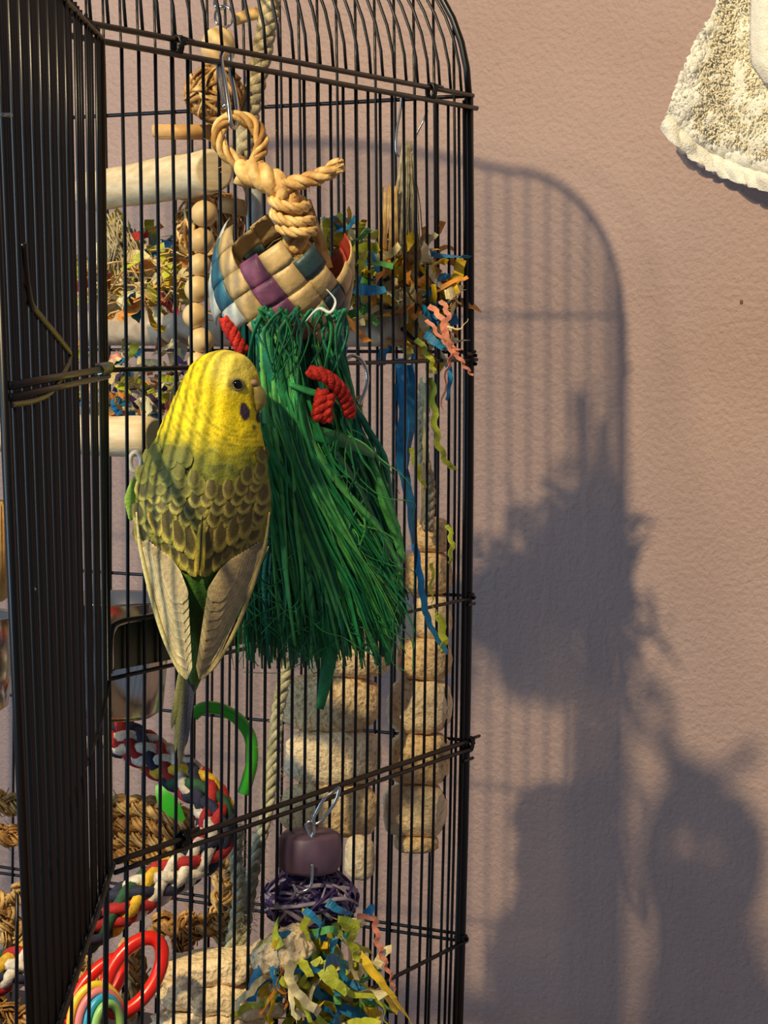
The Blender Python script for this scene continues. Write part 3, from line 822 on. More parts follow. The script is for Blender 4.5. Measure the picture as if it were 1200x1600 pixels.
# seagrass balls
def grass_ball(name, cx, cy, Z, R, n, mats, label, cat_='bird toy', squash=1.0, rt=.09, seed=1, parent=None):
    random.seed(seed); c = W(cx, cy, Z)
    o = thing(name, c - Up * R, label, cat_) if parent is None else parent
    for mi, m in enumerate(mats):
        v, f = [], []
        for i in range(n // len(mats)):
            ax = Vector((random.gauss(0, 1), random.gauss(0, 1), random.gauss(0, 1))).normalized()
            u = ax.orthogonal().normalized(); w2 = ax.cross(u); R2 = R * random.uniform(.8, 1.0); of = random.uniform(-.5, .5) * R
            rr = math.sqrt(max(.1, R2 * R2 - of * of)); a0 = random.uniform(0, 6); ln = random.uniform(2, 6)
            pts = []
            for k in range(22):
                a = a0 + ln * k / 21
                q = ax * (of + .12 * math.sin(a * 3)) + (u * math.cos(a) + w2 * math.sin(a)) * rr * (1 + .05 * math.sin(a * 5 + i))
                pts.append(c + Vector((q.x, q.y, q.z * squash)))
            tube(pts, rt * random.uniform(.7, 1.4), 6, vs=v, fs=f, flat=.5)
        tag(mk('woven_grass', v, f, M[m], o), kind='stuff')
    return o
gb = grass_ball('seagrass_ball', 335, 146, 112, 1.45, 60, ['straw', 'straw_dark'], 'woven straw ball under a large wooden bead, with tan wooden slats hung below it', seed=4)
v, f = lump(W(335, 146, 112), 1.1, 1.1, 1.1, 2, nz=.03); mk('core', v, f, M['straw_dark'], gb)
v, f = lathe([(max(.12, a * .86), b * 1.0) for a, b in prof], W(341, 74, 112), 28); mk('bead', v, f, M['bead'], gb)
for i, (x, y, rx, ry) in enumerate(((350, 26, 14, 17), (344, 4, 9, 10))):
    v, f = tube([W(x + rx * math.cos(a), y + ry * math.sin(a), 112 + .2 * math.sin(a * 2)) for a in [2 * PI * k / 24 for k in range(24)]], .07, 7, True); mk('ring', v, f, M['steel'], gb)
v, f = tube([W(338, 110, 112), W(340, 60, 112), W(347, 40, 112)], .06, 6); mk('wire', v, f, M['steel'], gb)
gb2 = grass_ball('seagrass_ball', 330, 355, 115, 1.9, 50, ['straw', 'straw_dark'], 'woven straw ball partly hidden behind the bead string', seed=8)
v, f = lump(W(330, 355, 115), 1.3, 1.3, 1.3, 2, nz=.03); mk('core', v, f, M['straw_dark'], gb2)
# thin wooden slats on the same toy
for (xa, ya, xb, yb, h_, Z_) in ((240, 206, 338, 207, 10, 113.5), (270, 300, 322, 312, 9, 113), (342, 318, 384, 326, 12, 111)):
    a, b = W(xa, ya, Z_), W(xb, yb, Z_ + .5)
    v, f = rbox((a + b) / 2, b - a, Vector((0, 1, 0)), Up, (b - a).length / 2, .8, h_ / 32, .05); mk('slat', v, f, M['wood_orange'], gb)
v, f = tube([W(335, 180, 113), W(331, 260, 113.4), W(330, 330, 113.8)], .08, 6); mk('cord', v, f, M['sisal'], gb)
# sisal rope hanging from the top
def rp(pl, n=10): return cat_rom(PW(pl), n)
o = rope('sisal_rope', rp([(432, -60, 114), (420, 20, 113), (412, 70, 113), (400, 130, 113), (388, 190, 112.5), (380, 250, 112)]), .28, 3, 1.8, [M['sisal']], r=.26, fuzz=30)
tag(o, 'thick natural rope hanging from the cage top beside the straw ball', 'rope')
v, f = tube(rp([(370, 30, 113.5), (388, 24, 113), (405, 20, 113)]), .32, 8)
tag(mk('rope_knot', v, f, M['straw']), 'short straw coloured stub beside the hanging rope', 'rope')
o = thing('cotton_swing', W(400, 390, 111), 'pale grey-blue cotton wrapped rod behind the straw knot', 'bird toy')
v, f = tube(rp([(378, 262, 111), (396, 300, 111), (398, 340, 111), (400, 400, 111)]), [.42] * 31, 12); mk('wrapped_rod', v, f, mat('pale_cotton', (172, 176, 168), .8, c2=(206, 206, 196), ns=90, bump=.5, bs=500), o)
# straw cone toy hanging by hooks near the right corner
o = thing('straw_cone', W(630, 400, 123), 'bundle of straw with a pointed top hanging near the right corner', 'bird toy')
v, f = [], []; random.seed(9)
for i in range(170):
    a = random.uniform(0, 2 * PI); r_ = random.uniform(.2, 1)
    p0 = W(636 + 6 * math.cos(a), 228 + random.uniform(-8, 14), 123.5); y1 = random.uniform(320, 410); k_ = (y1 - 228) / 180
    p1 = W(630 + 34 * r_ * math.cos(a) * k_, y1, 123.5 + 1.0 * math.sin(a) * k_)
    tube([p0, (p0 + p1) / 2 + Vector((random.uniform(-.15, .15), 0, 0)), p1], .045, 4, vs=v, fs=f)
tag(mk('straw_stems', v, f, M['sisal'], o), kind='stuff')
v, f = [], []
for i in range(40):
    x0_ = random.uniform(596, 620); ribbon([W(x0_, 296 + random.uniform(-8, 8), 122.6), W(x0_ + random.uniform(-6, 6), 400, 122.6)], .1, None, .03, v, f, 0, random.uniform(0, 3))
tag(mk('straw_leaves', v, f, M['straw'], o), kind='stuff')
for pl in (((627, 152, 123.5), (626, 172, 123.5), (620, 205, 123.5), (619, 235, 123.5), (624, 245, 123.5)), ((668, 172, 123.5), (662, 188, 123.5), (650, 212, 123.5), (644, 240, 123.5), (636, 250, 123.5))):
    v, f = tube(rp(pl, 5), [.07] * 21, 7); mk('wire_hook', v, f, M['steel'], o)

# crinkled paper
def crinkle(name, region, n, cols, label, cat_='bird toy', Zr=(118, 122), Ln=(1.5, 3.5), wd=(.18, .4), seed=0, drop=0.0, zig=.25, shape='ell'):
    random.seed(seed); x0, y0, x1, y1 = region
    o = thing(name, W((x0 + x1) / 2, y1, sum(Zr) / 2), label, cat_)
    acc = {}
    for i in range(n):
        while True:
            a, b, c_ = random.uniform(-1, 1), random.uniform(-1, 1), random.uniform(-1, 1)
            if shape != 'ell' or a * a + b * b + c_ * c_ * .6 < 1: break
        p = W((x0 + x1) / 2 + a * (x1 - x0) / 2, (y0 + y1) / 2 + b * (y1 - y0) / 2, (Zr[0] + Zr[1]) / 2 + c_ * (Zr[1] - Zr[0]) / 2)
        d = Vector((random.gauss(0, 1), random.gauss(0, .6), random.gauss(0, .8) - drop)).normalized()
        L_ = random.uniform(*Ln); st = 8; pts = [p]
        sd = d.orthogonal().normalized()
        for k in range(st):
            d = (d + Vector((random.gauss(0, .25), random.gauss(0, .2), random.gauss(0, .25) - drop * .3))).normalized()
            pts.append(pts[-1] + d * L_ / st + sd * zig * (1 if k % 2 else -1) * L_ / st)
        v, f = acc.setdefault(random.choice(cols), ([], []))
        ribbon(pts, random.uniform(*wd), None, .012, v, f, random.uniform(-2, 2), random.uniform(0, 3))
    for k, (v, f) in acc.items():
        tag(mk('paper_strips', v, f, M[k], o, smooth=False), kind='stuff', label={'p': k.split('_')[1], 'w': 'pale grey'}[k[0]] + ' crinkled paper strips')
    return o
crinkle('shredded_paper_toy', (400, 350, 606, 520), 330, ['p_yellow', 'p_orange', 'p_cream', 'p_blue', 'p_lime', 'p_green'], 'nest of yellow, orange and blue paper shreds right of the plaited band', Zr=(117, 127), seed=3, wd=(.3, .6), zig=.08, Ln=(1.2,2.6))
cr = crinkle('shredded_paper_toy', (585, 372, 705, 560), 170, ['p_yellow', 'p_orange', 'p_orange', 'p_yellow', 'p_blue', 'p_cream', 'p_cream'], 'bundle of yellow and orange paper strips with pink curls at the right corner', Zr=(123, 128), seed=4, wd=(.3, .7), zig=.08, Ln=(1.2,2.8))
def strip(pl, wd, c, par, tw=1.5, zig=None):
    zig = zig if zig is not None else (.07 if c in ('p_pink', 'p_lime') else .03)
    p = cat_rom(PW(pl), 6)
    if zig: p = [q + Vector((zig * (1 if (i // 2) % 2 else -1), 0, 0)) for i, q in enumerate(p)]
    v, f = ribbon(p, wd, Vector((0, -1, 0)), .025, None, None, tw, random.uniform(-.5, .5)); return mk('paper_strip', v, f, M[c], par, smooth=False)
for pl, wd, c in (([(672, 478, 122), (690, 498, 121.6), (698, 530, 121.4), (710, 548, 121.2), (725, 570, 121), (738, 586, 121)], .3, 'p_pink'),
                  ([(690, 470, 122), (700, 492, 121.6), (695, 520, 121.4), (706, 552, 121), (698, 580, 121.4), (690, 640, 121.6)], .26, 'p_pink'),
                  ([(700, 510, 121.4), (718, 514, 121), (732, 498, 121)], .1, 'p_cream'), ([(668, 500, 122), (690, 528, 121.4), (712, 545, 121.2), (722, 545, 121)], .22, 'p_pink'),
                  ([(652, 530, 122.2), (672, 560, 121.8), (680, 585, 121.8)], .3, 'p_lime'), ([(665, 522, 122.3), (682, 536, 122), (696, 546, 121.8)], .45, 'p_blue')):
    strip(pl, wd, c, cr)
hs = thing('paper_streamers', W(660, 1020, 124), 'long blue and yellow-green paper streamers hanging beside the stone stack', 'bird toy')
for pl, wd, c in (([(626, 560, 124), (632, 640, 124), (628, 720, 124), (640, 780, 124), (648, 860, 124)], .65, 'p_blue'),
                  ([(640, 570, 124), (643, 660, 124), (634, 740, 124)], .5, 'p_blue'), ([(622, 600, 124), (616, 640, 124), (624, 690, 124)], .3, 'p_blue'),
                  ([(648, 850, 123.6), (656, 900, 123.6), (664, 950, 123.6), (676, 985, 123.6), (700, 1022, 123.6)], .36, 'p_blue'),
                  ([(700, 570, 124), (704, 590, 124), (698, 625, 124)], .25, 'p_blue'),
                  ([(674, 590, 124), (678, 640, 124), (684, 690, 124), (700, 725, 124), (712, 732, 124)], .35, 'p_lime'),
                  ([(642, 700, 124), (652, 730, 124), (664, 765, 124)], .3, 'p_lime'), ([(686, 960, 123.6), (694, 1000, 123.6), (690, 1020, 123.6)], .4, 'p_lime'),
                  ([(700, 820, 124), (706, 850, 124), (702, 880, 124)], .25, 'p_lime'), ([(676, 880, 124), (674, 930, 124), (682, 960, 124)], .22, 'p_lime'),
                  ([(660, 590, 125), (664, 700, 125), (658, 820, 125)], .3, 'p_cream')):
    strip(pl, wd, c, hs)
o = rope('sisal_cord', rp([(664, 600, 126), (660, 700, 126), (670, 760, 126), (668, 830, 126)]), .2, 3, 1.5, [M['sisal']], r=.18, fuzz=25); o.name = 'frayed_rope'; tag(o, 'frayed natural cord running down to the top of the right stone stack', 'rope')
nest = crinkle('shredded_paper_toy', (120, 360, 310, 486), 150, ['p_lime', 'p_yellow', 'p_red', 'p_cream', 'p_orange', 'p_lime', 'p_cream', 'p_blue'], 'nest of lime, red and cream paper shreds above the grey perch at left', Zr=(119, 126), seed=5, wd=(.35, .8), zig=.08, Ln=(1.0,2.2))
v, f = [], []
random.seed(15)
for i in range(60):
    a = W(random.uniform(150, 300), random.uniform(400, 490), random.uniform(117, 121)); b = a + Vector((random.uniform(-3, 3), random.uniform(-1, 1), random.uniform(-1, 1)))
    tube([a, (a + b) / 2 + Up * random.uniform(-.6, .6), b], .05, 4, vs=v, fs=f)
tag(mk('straw_stems', v, f, M['straw'], nest), kind='stuff')
v, f = [], []
for i in range(90):
    a = W(random.uniform(150, 190), random.uniform(330, 360), random.uniform(120, 122)); b = W(random.uniform(160, 230), random.uniform(400, 440), random.uniform(120, 122))
    tube([a, (a + b) / 2 + Vector((random.uniform(-.3, .3), 0, .2)), b], .05, 4, vs=v, fs=f)
tag(mk('fibre_tuft', v, f, M['sisal'], nest), kind='stuff')
crinkle('shredded_paper_toy', (110, 548, 320, 660), 190, ['p_pink', 'p_cream', 'p_cream', 'p_blue', 'p_lime', 'p_orange', 'p_purple', 'p_cream', 'w_pale', 'p_pink', 'w_pale'], 'heap of short pink, cream and blue paper shreds below the grey perch', Zr=(125, 131), Ln=(.8, 1.8), wd=(.3, .6), seed=6, zig=.15, shape='box')

shadow_ball = grass_ball('seagrass_ball', 325, 845, 116, 2.3, 70, ['straw_dark', 'straw'], 'unseen woven seagrass ball added behind the bird for its shadow on the wall', seed=31)  # unseen ball added behind the bird to fill out the wall shadow
v, f = lump(W(325, 845, 116), 1.9, 1.9, 1.9, 2, nz=.03); mk('core', v, f, M['straw_dark'], shadow_ball)
# stone stacks
def stones(name, lst, label, Z):
    o = thing(name, W(lst[0][0], max(l[1] + l[3] / 2 for l in lst), Z), label, 'mineral block')
    for i, (x, y, w_, h_, m) in enumerate(lst):
        sc_ = FPX / Z
        v, f = lump(W(x, y, Z), w_ / 2 / sc_ * (.88 if Z > 127 else .96), min(w_ / 2 / sc_, 1.45), h_ / 2 / sc_ * 1.03, i * 3 + len(lst), e=.62, nz=.09, nu=56, nv=36); mk('stone', v, f, M[m], o)
    top = min(l[1] - l[3] / 2 for l in lst); bot = max(l[1] + l[3] / 2 for l in lst)
    v, f = tube([W(lst[0][0] + 2, top - 14, Z), W(lst[0][0] + 2, bot + 10, Z)], .1, 6); mk('cord', v, f, M['sisal'], o)
stones('stone_stack', [(673, 836, 74, 52, 'pumice'), (668, 895, 86, 66, 'pumice'), (675, 962, 70, 66, 'pumice2'), (662, 1028, 100, 64, 'pumice'), (656, 1102, 112, 84, 'pumice2'), (656, 1184, 108, 80, 'pumice'), (648, 1264, 112, 82, 'pumice2'), (650, 1316, 80, 26, 'pumice')], 'tall stack of rough tan pumice stones next to the right cage corner', 128.5)
stones('stone_stack', [(524, 828, 128, 66, 'pumice'), (530, 896, 140, 70, 'pumice2'), (522, 966, 136, 66, 'pumice'), (540, 1028, 140, 58, 'pumice'), (517, 1098, 160, 86, 'pumice'), (520, 1182, 158, 84, 'pumice2'), (516, 1264, 156, 84, 'pumice')], 'stack of wide tan pumice stones coming out below the green raffia tassel', 125.0)
o = thing('pale_stone', W(562, 1376, 122), 'small pale stone hanging at the lower end behind the mauve block', 'mineral block')
v, f = lump(W(562, 1340, 122), .8, .8, 1.15, 5, nz=.09); mk('stone', v, f, M['pumice2'], o)

# steel bowls
def bowl(cx, cy, Z, R, H, label, lip=.25):
    c = W(cx, cy, Z); o = thing('steel_bowl', c, label, 'bowl')
    v, f = lathe([(.01, 0), (R * .7, 0), (R * .86, .3), (R * .95, H * .5), (R, H), (R + lip, H + .05), (R + lip, H + .15), (R - .08, H + .1), (R * .92, H * .5), (R * .82, .5), (.01, .2)], c, 56)
    mk('bowl', v, f, M['steel'], o); return o
bowl(178, 1118, 111, 2.75, 5.6, 'round stainless steel feeding bowl behind the open door')
bowl(-62, 1112, 112, 2.7, 4.6, 'stainless steel bowl at the left edge of the picture')
pl = thing('feeder_plate', F(280, 1050, -.5), 'rounded shiny steel guard plate behind the bird', 'plate')
v, f = [], []
prof2 = [(174, 1048), (173, 1000), (178, 982), (192, 972), (260, 958), (330, 943), (395, 930), (405, 935), (408, 960), (408, 1000), (340, 1015), (260, 1032)]
n = len(prof2)
for off in (-.35, -.2):
    for x, y in prof2: v.append(F(x, y, off))
f.append(tuple(range(n))); f.append(tuple(range(2 * n - 1, n - 1, -1)))
for i in range(n): f.append((i, n + i, n + (i + 1) % n, (i + 1) % n))
mk('plate', v, f, mat('steel_dark_reflection', (74, 84, 76), .32, 1), pl, smooth=False)  # dark green-grey tint stands in for dark surroundings reflected in the steel
v, f = tube(cat_rom([F(x, y, -.1) for x, y in prof2[:7]], 4), .14, 8); mk('rolled_edge', v, f, M['steel'], pl)
v, f = rbox(W(-12, 860, 112), Vector((1, 0, 0)), Vector((0, 1, 0)), Up, .7, 1, 2.4, .1)
o = thing('wood_block', W(-12, 940, 112), 'brown wooden block at the left edge above the steel bowl', 'wood piece'); mk('block', v, f, M['wood_orange'], o)

# cotton rope perch
RC = ['r_red', 'r_white', 'r_navy', 'r_yellow', 'r_white', 'r_green', 'r_red', 'r_navy', 'r_navy', 'r_white']
o = thing('cotton_rope_perch', W(200, 1480, 112), 'thick braided cotton rope perch in red, white, navy and yellow bending through the lower cage', 'rope perch')
path = rp([(120, 1120, 118), (170, 1145, 117), (215, 1165, 116), (262, 1196, 115), (305, 1226, 113.5), (335, 1265, 112.5), (334, 1315, 111.5), (295, 1350, 111), (240, 1385, 110.5), (185, 1420, 110), (120, 1465, 110), (60, 1495, 110), (5, 1520, 110), (-60, 1550, 110)], 12)
rope('', path, .68, 12, 8.0, [M[k] for k in RC], o, r=.30, braid=True, each=True, pname='rope_strand', step=.15)
v, f = tube(path, .6, 10); mk('rope_core', v, f, M['r_navy'], o)
# green links and leaf
o = thing('green_chain_link', W(385, 1240, 117), 'bright green curved plastic link beside the rope perch', 'link')
v, f = tube(rp([(302, 1118, 117), (318, 1106, 117), (345, 1108, 117), (372, 1124, 117), (390, 1150, 117), (394, 1185, 117), (388, 1215, 117), (380, 1240, 117)]), .32, 10); mk('link', v, f, M['plastic_green'], o)
o = thing('green_leaf', W(268, 1280, 113), 'pointed green plastic leaf against the upper rope perch', 'leaf')
p = rp([(246, 1226, 112.2), (256, 1246, 112), (272, 1266, 112), (287, 1282, 112.2)]); n = len(p)
v, f = ribbon(p, [.12 + .72 * math.sin(PI * (k + .5) / n) for k in range(n)], Vector((0, -1, .2)), .05); mk('leaf_blade', v, f, M['plastic_green'], o, smooth=False)
# seagrass mats: braids
def braid_mat(name, paths, label, R=.42, cat_='grass mat', pitch=2.6):
    base = min((p for q in paths for p in q), key=lambda p: p.z)
    o = thing(name, base, label, cat_)
    for qi, q in enumerate(paths):
        p = resample(cat_rom(q, 8), .1); T, U, V = frames(p); v, f = [], []
        for j in range(3):
            line = []
            for i in range(len(p)):
                a = 2 * PI * i * .1 / pitch + 2 * PI * j / 3
                line.append(p[i] + U[i] * (R * math.sin(a)) + V[i] * (R * .5 * math.sin(2 * a)))
            for g in range(5):
                ph = g * 1.26 + qi; T2, U2, V2 = frames(line); rj = R * .42 * random.uniform(.7, 1.2)
                fl = [line[i] + (U2[i] * math.cos(ph + i * .11) + V2[i] * math.sin(ph + i * .11)) * rj * (1 + .3 * noise.noise(Vector((i * .12, g, j + qi)))) for i in range(len(line))]
                ribbon(fl[::2], R * .55, None, .06, v, f, random.uniform(-4, 4), ph)
        for k in range(40):
            c = random.choice(p); d = Vector((random.gauss(0, 1), random.gauss(0, 1), random.gauss(0, 1))).normalized()
            ribbon([c, c + d * R * 1.2, c + d * R * 1.6 + Vector((random.uniform(-.4, .4), 0, random.uniform(-.4, .4)))], .06, None, .02, v, f)
        mk('braid', v, f, M['straw_dark'] if qi % 2 else M['husk'], o)
    return o
braid_mat('seagrass_mat', [PW([(150, 1262 + k * 24, 121), (200, 1258 + k * 24, 120.5), (250, 1266 + k * 23, 120), (300, 1285 + k * 20, 119.5)]) for k in range(4)], 'braided seagrass mat behind the upper part of the rope perch')
braid_mat('seagrass_mat', [PW([(-20, 1250, 118), (40, 1262, 118)]), PW([(-20, 1300, 118), (60, 1312, 118)]), PW([(-15, 1400, 118), (20, 1450, 118), (10, 1480, 118)]), PW([(-20, 1560, 117), (30, 1590, 117), (70, 1575, 117)]), PW([(20, 1390, 118), (60, 1420, 118), (110, 1520, 118)])], 'braided seagrass pieces at the lower left edge')
braid_mat('seagrass_mat', [PW([(330, 1310, 116), (350, 1360, 116), (346, 1420, 115.5), (352, 1480, 115)]), PW([(300, 1430, 115), (285, 1470, 115), (290, 1520, 115)]), PW([(200, 1470, 114), (215, 1540, 114), (190, 1590, 114)]), PW([(240, 1440, 115), (300, 1450, 115), (350, 1440, 115)]), PW([(120, 1500, 116), (150, 1560, 116), (130, 1620, 116)])], 'braided seagrass strands below the rope perch near the red rings')
# sisal ropes beneath tassel
o = rope('sisal_rope', rp([(452, 1030, 117), (436, 1100, 116.5), (428, 1170, 116), (418, 1260, 115.5), (400, 1340, 115), (386, 1420, 114.5), (378, 1490, 114)]), .19, 3, 1.8, [M['sisal_green']], r=.17, fuzz=260); tag(o, 'frayed pale rope running down from the raffia tassel to the cage floor', 'rope')
o = rope('sisal_rope', rp([(372, 1290, 114), (368, 1340, 114), (374, 1400, 114), (360, 1490, 114)]), .2, 3, 1.8, [M['sisal_green']], r=.18, fuzz=260); tag(o, 'short frayed pale rope left of the mauve block', 'rope')
# red plastic links and rainbow rings
def ringt(cx, cy, Z, rx, ry, ang, r_, m, label, name='plastic_ring', open_=0, yt=.5):
    pts = []
    for k in range(40):
        a = 2 * PI * k / 40 * (1 - open_)
        x = rx * math.cos(a); y = ry * math.sin(a)
        pts.append(W(cx + x * math.cos(ang) - y * math.sin(ang), cy + x * math.sin(ang) + y * math.cos(ang), Z + yt * math.cos(a)))
    o = thing(name, min(pts, key=lambda p: p.z), label, 'ring'); v, f = tube(pts, r_, 10, not open_); mk('ring', v, f, M[m], o)
ringt(208, 1524, 107.5, 66, 34, -1.0, .34, 'plastic_red', 'large orange-red plastic link under the rope perch', 'plastic_link')
ringt(150, 1548, 108.5, 62, 22, -.9, .3, 'plastic_red', 'second orange-red plastic link left of the large one, behind the rainbow rings', 'plastic_link')
for i, (m, lb) in enumerate((('plastic_yellow', 'yellow plastic ring, outermost of the rainbow rings'), ('plastic_pink', 'pink plastic ring inside the yellow one'), ('plastic_blue', 'blue plastic ring among the rainbow rings'), ('plastic_lime', 'lime plastic ring right of the blue one'))):
    ringt(150 + i * 6, 1600 + i * 2, 106.6 - .2 * i, 40 - 7 * i, 62 - 8 * i, .1, .2, m, lb)
# mauve block and violet vine ball
o = thing('mauve_block', W(483, 1362, 113.5), 'mauve wooden block hanging from a metal clip above the violet ball', 'bird toy')
v, f = lathe([(.01, -.95), (1.35, -.95), (1.55, -.75), (1.6, 0), (1.55, .75), (1.35, .95), (.01, .95)], W(484, 1330, 113.5), 10); mk('block', v, f, M['mauve'], o)
v, f = tube(rp([(484, 1308, 112.4), (478, 1290, 112.4), (486, 1284, 112.4), (490, 1300, 112.4), (484, 1318, 112.4)]), .1, 7); mk('eye_bolt', v, f, M['steel'], o)
v, f = tube(cat_rom([W(x, y, 112.3) for x, y in ((488, 1284), (505, 1250), (520, 1238), (530, 1232), (522, 1256), (500, 1284))], 6, True), .09, 7, True); mk('clip', v, f, M['steel'], o)
vb_ = grass_ball('violet_vine_ball', 484, 1404, 114.5, 2.35, 130, ['violet', 'violet', 'violet', 'violet_light'], 'dark violet woven vine ball below the mauve block', squash=.68, seed=14, rt=.1)
v, f = lump(W(484, 1404, 114.5), 1.95, 1.95, 1.3, 2, nz=.03, e=1); mk('core', v, f, M['violet'], vb_)
v, f = tube(rp([(458, 1382, 111.8), (464, 1392, 111.8), (476, 1392, 111.8), (486, 1382, 111.8), (488, 1350, 111.8)]), .08, 7); mk('wire_loop', v, f, M['steel'], vb_)
# bottom pale bark pieces
random.seed(8)
for i, (x, y, w_, h_, rt_, lb) in enumerate(((330, 1512, 170, 44, -.12, 'upper pale piece of cork bark on the cage floor'), (345, 1556, 200, 50, .12, 'middle pale piece of cork bark on the cage floor'), (320, 1602, 170, 50, -.05, 'lowest pale piece of cork bark on the cage floor'), (440, 1484, 100, 50, -.45, 'tilted pale bark piece under the violet ball'))):
    Zc = 112.5 - .3 * i; c = W(x, y, Zc); o = thing('bark_piece', c - Up * .7, lb, 'bark')
    v, f = lump(c, w_ / 64, 1.6, h_ / 64, i + 2, e=.55, nz=.2, nu=60, nv=36, ns=1.3, rot=rt_); mk('bark', v, f, M['pumice2'], o)
# bottom crinkle paper
cb = crinkle('shredded_paper_toy', (450, 1430, 575, 1660), 150, ['p_blue', 'p_teal', 'p_lime', 'p_yellow', 'p_green', 'p_blue', 'p_lime', 'p_cream'], 'tangle of blue, lime and yellow paper strips at the bottom of the cage', Zr=(110, 115), seed=12, wd=(.3, .6), zig=.1, Ln=(1.5,3), drop=.4)
for pl_, wd, c in (([(560, 1490, 111), (590, 1528, 110.5), (620, 1566, 110), (650, 1608, 110)], .5, 'p_yellow'), ([(560, 1432, 111), (584, 1436, 111), (590, 1470, 111), (600, 1500, 111), (612, 1530, 111), (618, 1560, 111)], .28, 'p_pink'),
                  ([(400, 1490, 111), (418, 1520, 111), (408, 1560, 111), (425, 1600, 111)], .45, 'p_yellow'), ([(480, 1420, 111), (476, 1460, 111), (492, 1500, 111), (520, 1520, 111)], .35, 'p_lime'),
                  ([(530, 1436, 110.6), (555, 1445, 110.4), (548, 1470, 110.6), (560, 1500, 110.6)], .4, 'p_lime'), ([(490, 1458, 110.2), (520, 1452, 110), (526, 1462, 110.2)], .35, 'p_green'), ([(510, 1500, 110.2), (540, 1550, 110), (590, 1560, 110.5), (604, 1600, 110.5)], .3, 'p_lime'),
                  ([(476, 1422, 110.4), (500, 1444, 110.2), (494, 1464, 110.2)], .4, 'p_blue'), ([(512, 1410, 110.6), (530, 1422, 110.6), (552, 1428, 110.6)], .45, 'p_blue'), ([(572, 1428, 111), (584, 1416, 111)], .4, 'p_blue')):
    strip(pl_, wd, c, cb)
crinkle('shredded_paper_toy', (405, 1440, 470, 1560), 34, ['p_yellow', 'p_orange', 'p_lime', 'p_cream', 'p_blue'], 'loose yellow and orange strips between the bark and the blue tangle', Zr=(109.5, 111.5), seed=22, wd=(.25, .5), drop=.6)
# steel hook
o = thing('steel_hook', W(560, 640, 112), 'bent steel hook beside the raffia just under the middle rail', 'hook')
v, f = tube(rp([(536, 566, 112), (550, 556, 112), (566, 564, 112), (574, 586, 112), (572, 606, 112), (562, 632, 112)]), .09, 8); mk('hook', v, f, M['steel'], o)
o = rope('thin_cord', rp([(562, 620, 113), (560, 660, 113.5), (562, 720, 114), (560, 800, 114.5)]), .1, 3, .8, [M['straw_dark']], r=.1); tag(o, 'thin brown cord hanging below the steel hook', 'cord')

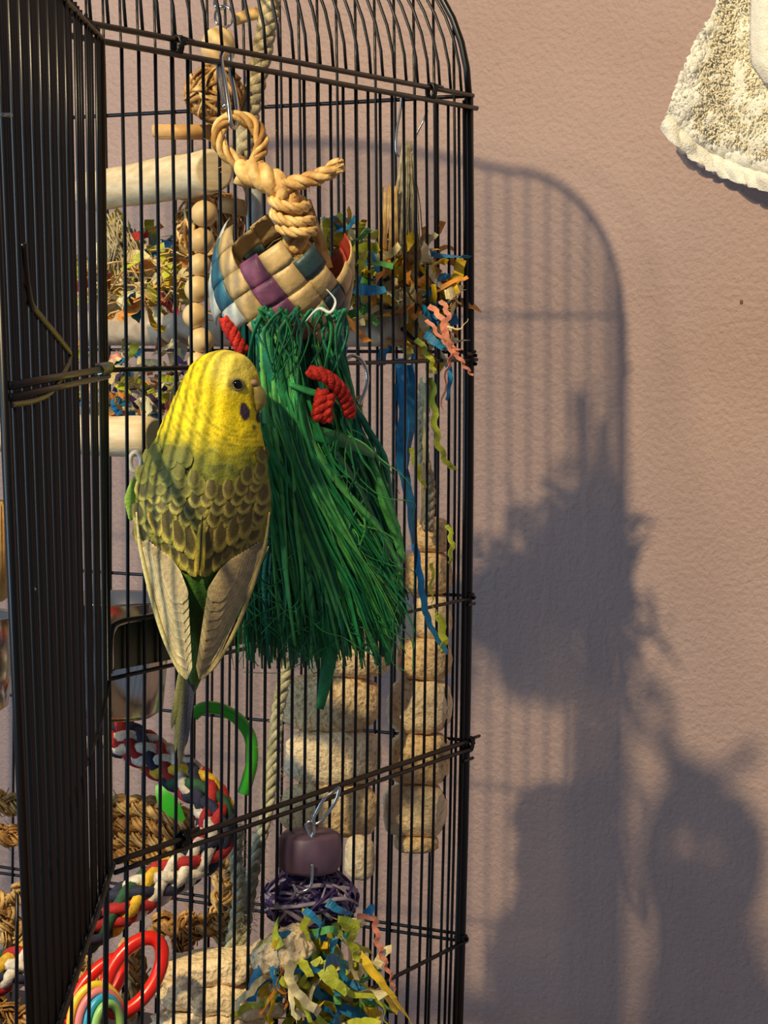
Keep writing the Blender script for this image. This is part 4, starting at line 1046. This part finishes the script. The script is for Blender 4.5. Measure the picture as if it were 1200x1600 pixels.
# ------------------------------------------------------------------ towel
tw = thing('towel', WL(1110, 290, 4), 'cream white terry towel corner hanging in front of the wall at upper right', 'towel')
random.seed(2)
NX, NY = 120, 150
L_ = [(1205, -330), (1165, -110), (1122, 4), (1090, 62), (1064, 118), (1048, 165), (1035, 200)]
Rb = [(1035, 200), (1046, 216), (1066, 238), (1100, 262), (1140, 281), (1190, 297), (1260, 306)]
def poly(pts, t):
    n = len(pts) - 1; x = t * n; i = min(n - 1, int(x)); u = x - i; a, b = pts[i], pts[i + 1]; return (a[0] + (b[0] - a[0]) * u, a[1] + (b[1] - a[1]) * u)
def tz(x, y): return 2.0 + .7 * math.sin((x - 1035) * .035 + (y) * .006) + .4 * math.sin(x * .015 - y * .02)
v, f, at = [], [], []
for i in range(NY + 1):
    a = i / NY
    lx, ly = poly(L_, a)
    for k in range(NX + 1):
        b = k / NX
        bx, by = poly(Rb, b)
        # Coons-like: start from left edge point, offset along bottom edge shape
        x = lx + (bx - 1035) * 1.0; y = ly + (by - 200) * (1.0)
        hem = sstep(.86, .90, a)
        n1 = noise.noise(Vector((x * .035, y * .035, 3))) * .35 + noise.noise(Vector((x * .16, y * .12, 1))) * .16 * (1 - hem) + noise.noise(Vector((x * .42, y * .3, 2))) * .12 * (1 - hem)
        rib = .10 * math.sin((x * .8 - y * .35) * .42 + 2 * noise.noise(Vector((x * .04, y * .04, 0)))) * hem
        ed = .1 * noise.noise(Vector((x * .3, y * .3, 8)))
        p = WL(x + 2.0 * noise.noise(Vector((y * .15, 2, 0))) * (1 if b < .02 else 0), y, tz(x, y) + n1 + rib - .5 * sstep(.84, .88, a) * (1 - sstep(.88, .92, a)))
        v.append(p)
for i in range(NY):
    for k in range(NX): f.append((i * (NX + 1) + k, i * (NX + 1) + k + 1, (i + 1) * (NX + 1) + k + 1, (i + 1) * (NX + 1) + k))
o = mk('terry_cloth', v, f, M['towel'], tw); md = o.modifiers.new('t', 'SOLIDIFY'); md.thickness = .004; md.offset = 0
# loops of the pile in its middle
v, f = [], []
for i in range(2600):
    x = random.uniform(1085, 1200); y = random.uniform(-20, 245)
    if x < 1125 - (y) * .25 + 0 or y > 215 + (x - 1100) * .35: continue
    p = WL(x, y, tz(x, y) + .25); d = Vector((random.gauss(0, 1), -.3, random.gauss(-.8, 1))).normalized() * .26
    tube([p, p + d * .5 - d1 * .08, p + d], .045, 4, vs=v, fs=f)
tag(mk('pile_loops', v, f, M['towel_yellow'], tw), kind='stuff')
# overlapping fold at the right
v, f = [], []
for i in range(41):
    y = -60 + 190 * i / 40
    xl = 1176 + 14 * ((y - 60) / 90) ** 2 * (1 if y > 60 else .25) + max(0, y - 100) * .5
    for k in range(21):
        x = xl + 70 * k / 20; p = WL(x, y, 4.2 + .9 * math.sin(min(1, k / 6) * PI / 2) + .12 * noise.noise(Vector((x * .3, y * .2, 0)))); v.append(p)
for i in range(40):
    for k in range(20): f.append((i * 21 + k, i * 21 + k + 1, (i + 1) * 21 + k + 1, (i + 1) * 21 + k))
o = mk('folded_end', v, f, M['towel'], tw); md = o.modifiers.new('t', 'SOLIDIFY'); md.thickness = .004; md.offset = 0
v, f = tube([WL(1205, -330, 0), WL(1205, -330, 6), WL(1205, -318, 7)], .35, 10); h_ = mk('wall_hook', v, f, M['steel'])
tag(h_, 'steel wall hook holding the towel above the picture', 'hook')
